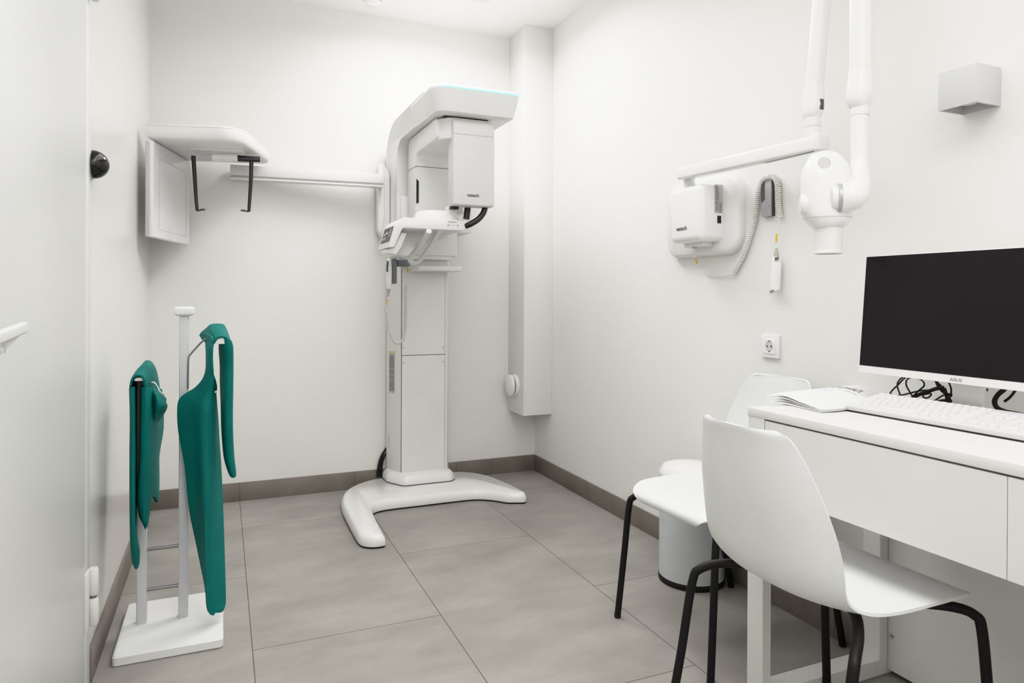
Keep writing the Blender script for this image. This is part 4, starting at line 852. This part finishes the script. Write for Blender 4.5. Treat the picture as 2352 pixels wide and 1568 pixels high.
# =================================================================== CHAIRS
def make_chair(label):
    t = thing('shell_chair', label, 'chair', (0, 0, 0))
    # side profile: (x, z, half width, edge lift forward/up, corner)
    prof = [(.255, .414, .112, .000), (.263, .420, .138, .000), (.265, .430, .160, .000), (.258, .438, .178, .000), (.236, .447, .194, .001), (.195, .452, .206, .003), (.10, .450, .211, .007), (.01, .445, .209, .011), (-.055, .444, .204, .016), (-.105, .450, .199, .024), (-.143, .466, .197, .033), (-.170, .492, .199, .042), (-.188, .528, .201, .049), (-.200, .572, .200, .053), (-.210, .618, .194, .053), (-.219, .664, .184, .050), (-.2265, .708, .171, .046), (-.2325, .748, .157, .041), (-.237, .778, .143, .036), (-.240, .796, .133, .031), (-.2425, .808, .122, .028), (-.2433, .8145, .110, .026), (-.2435, .8165, .098, .024)]
    P = cat([(x, 0, z) for x, z, w, e in prof], 3); Wd = cat([(w, e, 0) for x, z, w, e in prof], 3)
    t_ = bmesh.new(); NS = 20; V = []
    for i, p in enumerate(P):
        a = P[max(i-1, 0)]; b = P[min(i+1, len(P)-1)]; tg = (b-a).normalized(); nr = Vector((tg.z, 0, -tg.x))   # towards the sitter
        row = []
        for j in range(NS+1):
            s = -1+2*j/NS; w, e = Wd[i].x, Wd[i].y
            lift = e*(abs(s)**2.6)
            row.append(t_.verts.new(p+Vector((0, w*s, 0))+nr*lift))
        V.append(row)
    for i in range(len(V)-1):
        for j in range(NS): t_.faces.new((V[i][j], V[i][j+1], V[i+1][j+1], V[i+1][j]))
    bmesh.ops.recalc_face_normals(t_, faces=t_.faces)
    bmesh.ops.solidify(t_, geom=t_.faces[:], thickness=.0065)
    bm = NB(); add(bm, t_); sh = obj('shell', bm, M_CHAIR, t, 75)
    bm = NB(); box(bm, (-.03, -.05, .424), (.10, .05, .436), .003, 2); obj('mounting_plate', bm, M_BLKMET, t)
    for sx, pts in ((1, [(.04, .06, .425), (.13, .125, .426), (.205, .178, .424), (.245, .200, .408), (.258, .207, .375), (.271, .214, .22), (.290, .224, .006)]),
                    (-1, [(.01, .05, .431), (-.03, .13, .431), (-.09, .19, .428), (-.140, .225, .409), (-.159, .234, .37), (-.190, .236, .20), (-.232, .238, .006)])):
        for s in (1, -1):
            bm = NB(); tube(bm, cat([(x, y*s, z) for x, y, z in pts], 6), .0108, 14); lg = obj('leg', bm, M_BLKMET, t)
            x, y, z = pts[-1]; bm = NB(); lathe(bm, [(.006, 0), (.0112, .003), (.0115, .014)], (x, y*s, 0), (0, 0, 1), 16); obj('foot_cap', bm, M_RUBBER, lg)
    return t
def dup(root, location, rz, label):
    r = root.copy(); COL.objects.link(r); r.location = location; r.rotation_euler = (0, 0, rz); r['label'] = label
    for ch in list(root.children):
        c = ch.copy(); COL.objects.link(c); c.parent = r; c.matrix_parent_inverse = ch.matrix_parent_inverse.copy()
        for g in list(ch.children):
            d = g.copy(); COL.objects.link(d); d.parent = c; d.matrix_parent_inverse = g.matrix_parent_inverse.copy()
    return r
ch1 = make_chair('white shell chair with black legs, seen from behind, pushed under the desk')
ch1['group'] = 'white shell chairs'
ch2 = dup(ch1, (1.537, 1.760, 0), PI-math.radians(-3), 'white shell chair with black legs facing away from the right wall, beside the bin')
ch1.location = (1.239, 1.143, 0); ch1.rotation_euler = (0, 0, 0)

# pedal bin
bc = Vector((1.668, 2.130, 0)); br_ = .124
bn = thing('waste_bin', 'round white waste bin with black foot ring behind the far chair', 'bin', bc)
bm = NB(); lathe(bm, [(br_*.985, 0), (br_*1.005, .004), (br_*1.005, .020), (br_*.985, .024)], bc, (0, 0, 1), 56); obj('foot_ring', bm, M_RUBBER, bn)
bm = NB(); lathe(bm, [(br_*.99, .022), (br_*.99, .400)], bc, (0, 0, 1), 56); obj('bin_body', bm, mat('bin_grey_white', (.60, .62, .645, 1), .35), bn)
bm = NB(); lathe(bm, [(br_*1.0, .398), (br_*1.01, .404), (br_*1.0, .418), (br_*.88, .436), (br_*.5, .448), (.001, .452)], bc, (0, 0, 1), 56); obj('lid', bm, M_WHITE, bn)

# =================================================================== MONITOR, KEYBOARD, PAPERS, CABLES
mo = thing('monitor', 'large black screen monitor with white bezel standing on the desk', 'monitor', (1.68, 1.075, DT))
O = Vector((1.620, 1.3485, .8815)); uu = Vector((.027, 0, .3205)); mh = uu.length; uu.normalize(); ww = Vector((0, -1, 0)); nn_ = ww.cross(uu); nn_ = nn_ if nn_.x < 0 else -nn_
def mp(a, b, d=0): return O+ww*a+uu*b+nn_*d
MW = .545
def mbox(a0, b0, a1, b1, d0, d1, bev=.001):
    return prism(NB(), [mp(a0, b0, d0), mp(a1, b0, d0), mp(a1, b1, d0), mp(a0, b1, d0)], nn_*(d1-d0), bev, 2)
obj('bezel', mbox(0, 0, MW, mh, -.010, 0, .0015), M_WHITE, mo)
obj('screen', mbox(.0022, .0195, MW-.0022, mh-.0022, -.0005, .0009, 0), M_SCREEN, mo)
obj('back_housing', mbox(.06, .02, MW-.06, mh-.06, -.045, -.009, .012), M_WHITE, mo)
ls = mp(.2555, .0052, .0004)
bm = text_bm('ASUS', .0105, ls, ww, uu, .0004, sx=1.25, bold=.0001); obj('brand_lettering', bm, M_GREYINK, mo)
bm = NB(); prism(bm, [(1.665, 1.045, DT+.006), (1.680, 1.045, DT+.006), (1.690, 1.045, 1.0), (1.680, 1.045, 1.0)], (0, .075, 0), .003, 2); obj('stand_neck', bm, M_PANEL, mo)
bm = NB(); slab(bm, [(x+1.665, y+1.075) for x, y in rrect(.15, .20, .05, 6)], [(.002, DT), (0, DT+.003), (.002, DT+.008), (.004, DT+.0085)]); obj('stand_base', bm, M_PANEL, mo)

kf = Vector((1.497, 1.2855, DT)); ka = Vector((.030, -1, 0)).normalized(); kd = Vector((1, .030, .17)).normalized(); kn = ka.cross(kd); kn = kn if kn.z > 0 else -kn
KW, KD = .442, .142
kb = thing('keyboard', 'white full size keyboard lying along the front of the desk under the monitor', 'keyboard', kf)
def kp(a, d, n): return kf+Vector((0, 0, .004))+ka*a+kd*d+kn*n
bm = NB(); prism(bm, [kp(0, 0, 0), kp(KW, 0, 0), kp(KW, KD, 0), kp(0, KD, 0)], kn*.013, .003, 3); obj('case', bm, M_KCASE, kb)
bm = NB(); prism(bm, [kp(.004, .004, -.0002), kp(KW-.004, .004, -.0002), kp(KW-.004, KD-.004, -.0002), kp(.004, KD-.004, -.0002)], Vector((0, 0, -.0037)))
obj('shade_gap', bm, M_BLACK, kb)  # black filler painting the shadow line between case and desk
for a in (.04, KW-.04):
    bm = NB(); prism(bm, [kp(a-.015, KD-.02, 0), kp(a+.015, KD-.02, 0), kp(a+.015, KD-.008, 0), kp(a-.015, KD-.008, 0)], Vector((0, 0, -(kp(a, KD-.014, 0).z-DT)+.0008))); obj('foot', bm, M_KEY, kb)
keymesh = {}
def key(a, d, w, h):
    k = (round(w, 4), round(h, 4))
    if k not in keymesh:
        bm = NB(); rings = []
        for ins, z in ((0, 0), (.0006, .003), (.0018, .0058), (.0026, .0062)):
            rings.append([ka*(x+w/2)+kd*(y+h/2)+kn*z for x, y in rrect(w-2*ins, h-2*ins, .0018, 2)])
        loft(bm, rings); o = obj('key', bm, M_KEY, kb); keymesh[k] = o
        o.matrix_parent_inverse = WORLD(kb).inverted(); o.location = kp(a, d, .0125); return
    o = keymesh[k].copy(); COL.objects.link(o); o.location = kp(a, d, .0125)
pt = .019; g = .0022
rows = [(.012, [1.3, 1.2, 1.3, 5.6, 1.3, 1.2, 1.2, 1.9]), (.031, [2.2]+[1]*10+[2.8]), (.050, [1.75]+[1]*11+[2.25]), (.069, [1.5]+[1]*12+[1.5]), (.088, [1]*13+[2]), (.113, [1]*1+[.95]*14+[.7])]
nkeys = 0
for d, ws in rows:
    a = .012
    for w in ws:
        key(a, d, w*pt-g, pt-g if d < .1 else .013); a += w*pt; nkeys += 1
    if d < .1:
        if d in (.012,): sets = [(.307, [1, 1, 1])]
        elif d == .031: sets = [(.326, [1])]
        elif d in (.069, .088): sets = [(.307, [1, 1, 1])]
        else: sets = []
        sets.append((.368, [1, 1, 1] if d != .012 else [2, 1]))
        for a0, q in sets:
            a = a0
            for w in q: key(a, d, w*pt-g, pt-g); a += w*pt; nkeys += 1

# journal booklet
bk = thing('journal_booklet', 'open-edged white paper booklet with a black printed title, curling beside the keyboard', 'booklet', (1.50, 1.37, DT))
def sheet(rows, thick, nr=6, nc=6):
    R = [[Vector(p) for p in r] for r in rows]
    cols = [cat(list(c), nr) for c in zip(*R)]; rr = [cat([c[i] for c in cols], nc) for i in range(len(cols[0]))]
    t = bmesh.new(); V = [[t.verts.new(p) for p in r] for r in rr]
    for i in range(len(V)-1):
        for j in range(len(V[0])-1): t.faces.new((V[i][j], V[i][j+1], V[i+1][j+1], V[i+1][j]))
    bmesh.ops.recalc_face_normals(t, faces=t.faces); bmesh.ops.solidify(t, geom=t.faces[:], thickness=thick)
    bm = NB(); add(bm, t); return bm, rr
z_ = DT
def bp_(x, y, Z): return at(x, y, Z=Z)
top_rows = [[bp_(1760, 909, z_+.027), bp_(1800, 908, z_+.026), bp_(1842, 924, z_+.017), bp_(1885, 940, z_+.0095)],
            [bp_(1787, 902, z_+.031), bp_(1830, 900.5, z_+.032), bp_(1888, 914, z_+.023), bp_(1938, 936.5, z_+.0095)],
            [bp_(1850, 895.5, z_+.034), bp_(1888, 892.5, z_+.036), bp_(1942, 902, z_+.028), bp_(1985, 922, z_+.012)],
            [bp_(1915, 889, z_+.036), bp_(1945, 886.5, z_+.038), bp_(1985, 893.5, z_+.031), bp_(2013, 909, z_+.015)],
            [bp_(1950, 885.5, z_+.036), bp_(1972, 884, z_+.038), bp_(2005, 892, z_+.029), bp_(2032, 907, z_+.015)]]
bm, grid = sheet(top_rows, .0015); obj('cover_page', bm, M_PAPER, bk, 60)
for k, (dz, f) in enumerate(((-.0075, .80), (-.0150, .45))):
    rows_ = [[Vector(p)+Vector((.004*k, 0, max(-(Vector(p).z-DT)+.0035-.001*k, dz*(1 if j < 2 else (.7 if j < 3 else .3))))) for j, p in enumerate(r)] for r in top_rows]
    bm, _g = sheet(rows_, .0013); obj('inner_page', bm, M_PAPER, bk, 60)
flat = [bp_(1775, 925, z_+.0035), bp_(1885, 945.5, z_+.001), bp_(1940, 940.5, z_+.001), bp_(2032, 912, z_+.001), bp_(1960, 889, z_+.001)]
bot_rows = [[bp_(1768, 924, z_+.010), bp_(1800, 925, z_+.006), bp_(1845, 935, z_+.0042), bp_(1885, 944.3, z_+.0042)], [bp_(1800, 915, z_+.012), bp_(1840, 914, z_+.007), bp_(1890, 925, z_+.0042), bp_(1938.5, 939.3, z_+.0042)], [bp_(1850, 906, z_+.013), bp_(1885, 907, z_+.007), bp_(1940, 914, z_+.0042), bp_(1985, 924, z_+.0042)], [bp_(1930, 893, z_+.013), bp_(1960, 894, z_+.007), bp_(2005, 902, z_+.0042), bp_(2030, 911, z_+.0042)]]
bm, _g = sheet(bot_rows, .0030); obj('page_stack', bm, M_PAPER, bk, 60)
# print laid on the curled cover, following its surface
def on_cover(u, v):
    i = min(len(grid)-2, max(0, int(v*(len(grid)-1)))); j = min(len(grid[0])-2, max(0, int(u*(len(grid[0])-1))))
    fv = v*(len(grid)-1)-i; fu = u*(len(grid[0])-1)-j
    return grid[i][j].lerp(grid[i][j+1], fu).lerp(grid[i+1][j].lerp(grid[i+1][j+1], fu), fv)
def print_line(s, u0, v0, su, sv, m, name):
    bm = text_bm(s, 1, (0, 0, 0), (1, 0, 0), (0, 1, 0), 0)
    bmesh.ops.subdivide_edges(bm, edges=[e for e in bm.edges if e.calc_length() > .2], cuts=2)
    for v in bm.verts: v.co = on_cover(u0+v.co.x*su, v0+v.co.y*sv)+Vector((-.0003, 0, .0012))
    obj(name, bm, m, bk, 0)
print_line('ЖУРНАЛ', .20, .60, .126, .110, M_INK, 'title_print')
print_line('–– –– ––– –– ––– ––', .16, .525, .075, .075, M_INK, 'text_line')
print_line('–– ––– –– –', .16, .455, .075, .075, M_INK, 'text_line')
print_line('____________', .42, .42, .060, .045, M_GREYINK, 'text_line')
print_line('____________', .16, .82, .060, .040, M_GREYINK, 'text_line')
print_line('____________', .50, .84, .060, .040, M_GREYINK, 'text_line')
print_line('__________', .20, .90, .060, .040, M_GREYINK, 'text_line')

def zp(pts, X): return [at(1700+a/3.607, 700+b/3.607, X=X) for a, b in pts]
cbl = thing('cable_bundle', 'tangled bundle of black cables on the desk below the left half of the monitor', 'cable', at(2120, 925, X=1.70))
def desk_cable(pts, X, r, name, par, dx=0):
    P = zp(pts, X)
    P = [Vector((p.x+dx*math.sin(i*1.3), p.y, max(p.z, DT+r+(.0095 if p.y < 1.20 else .0005)))) for i, p in enumerate(P)]
    bm = NB(); tube(bm, cat(P, 7), r, 8); return obj(name, bm, M_RUBBER, par)
XB = 1.690
desk_cable([(1690, 690), (1600, 705), (1480, 712), (1340, 748), (1268, 748), (1250, 715), (1290, 660), (1350, 612), (1420, 590), (1520, 590), (1590, 620), (1660, 690), (1710, 770)], XB, .0021, 'cable_loop', cbl, .010)
desk_cable([(1480, 800), (1345, 778), (1308, 715), (1312, 650), (1355, 600), (1400, 588)], XB+.01, .0021, 'cable_loop', cbl, .006)
desk_cable([(1440, 772), (1395, 725), (1370, 665), (1392, 618), (1445, 600), (1500, 622), (1512, 668), (1470, 715), (1418, 782)], XB-.008, .0021, 'cable_loop', cbl, .006)
desk_cable([(1400, 785), (1470, 745), (1560, 715), (1640, 690), (1692, 684)], XB-.004, .0048, 'cable_loop', cbl, .004)
desk_cable([(1640, 625), (1700, 628), (1740, 690), (1752, 750), (1735, 795), (1660, 825), (1580, 815), (1650, 765), (1720, 735)], XB-.012, .0021, 'cable_loop', cbl, .006)
desk_cable([(1500, 735), (1545, 728), (1580, 740), (1560, 768), (1525, 765), (1518, 745), (1560, 735)], XB-.010, .0021, 'cable_loop', cbl, .003)
desk_cable([(1690, 690), (1700, 740), (1720, 800)], XB-.006, .0045, 'cable_loop', cbl, .003)
desk_cable([(1618, 612), (1640, 680), (1700, 735), (1790, 746), (1900, 727), (2046, 700)], XB+.004, .0040, 'cable_loop', cbl, .004)
pl_ = desk_cable([(1640, 805), (1720, 795), (1790, 810)], XB-.016, .0055, 'plug', cbl)
desk_cable([(1785, 808), (1848, 826)], XB-.016, .0030, 'plug_pin', pl_)
cb2 = thing('monitor_cable', 'thick black cable hanging from behind the monitor onto the desk at the right edge', 'cable', at(2300, 940, X=1.70))
desk_cable([(2205, 640), (2195, 690), (2135, 745), (2108, 800), (2130, 852), (2200, 885), (2300, 905), (2420, 930), (2550, 955)], 1.715, .0058, 'cable', cb2)
desk_cable([(2300, 640), (2290, 690), (2240, 760), (2190, 800)], 1.722, .0032, 'thin_lead', cb2)

# =================================================================== LIGHT AND CAMERA
def area(name, locv, sx, sy, power, color=(1, 1, 1), rot=(0, 0, 0), spread=180):
    l = bpy.data.lights.new(name, 'AREA'); l.shape = 'RECTANGLE'; l.size = sx; l.size_y = sy; l.energy = power; l.color = color; l.spread = math.radians(spread)
    o = bpy.data.objects.new(name, l); COL.objects.link(o); o.location = locv; o.rotation_euler = rot; return o
area('ceiling_light', (1.01, 3.13, H-.020), .52, .52, 18.5, (1, .994, .98), spread=165)
area('ceiling_light', (.60, .0, H-.02), .52, .52, 10, (1, .994, .98), spread=150)
area('overhead_fill', (.70, 1.55, H-.03), 1.1, 3.0, 25, (1, .994, .98), spread=150)  # added broad fill that evens out the room, not a fixture
area('front_fill', (.60, BACKY+.05, 1.55), 1.7, 1.7, 4, (1, .995, .985), (PI/2, 0, 0))  # added frontal fill behind the camera, no real source there
area('upward_fill', (.73, -.9, 1.75), 1.2, .9, 28, (1, .995, .985), (PI, 0, 0))  # added unseen fill pointing up to brighten the ceiling
wd = bpy.data.worlds.new('world'); SC.world = wd; wd.use_nodes = True
wd.node_tree.nodes['Background'].inputs[0].default_value = (1, 1, 1, 1); wd.node_tree.nodes['Background'].inputs[1].default_value = .3

cd = bpy.data.cameras.new('camera'); co_ = bpy.data.objects.new('camera', cd); COL.objects.link(co_)
cd.sensor_fit = 'HORIZONTAL'; cd.sensor_width = 36; cd.lens = F/2352*36; cd.shift_y = -(784-CYP)/2352; cd.clip_start = .02
Mx = Matrix((R3, U3, -_f2)).transposed().to_4x4(); Mx.translation = CAM
co_.matrix_world = Mx
SC.camera = co_
SC.view_settings.view_transform = 'Standard'; SC.view_settings.look = 'None'; SC.view_settings.exposure = 0

# camera tone response: gentle highlight shoulder
vs = SC.view_settings; vs.use_curve_mapping = True; cm = vs.curve_mapping
cm.white_level = (2, 2, 2); cm.clip_max_x = 1; cm.clip_max_y = 1
cv_ = cm.curves[3]
tone = [(0, 0), (.02, .016), (.06, .057), (.15, .153), (.30, .312), (.50, .520), (.65, .650), (.80, .752), (1.0, .850), (1.3, .915), (1.7, .955), (2.0, .98)]
cv_.points[0].location = tone[0]; cv_.points[1].location = (1, tone[-1][1])
for x, y in tone[1:-1]: cv_.points.new(x/2, y)
cm.update()
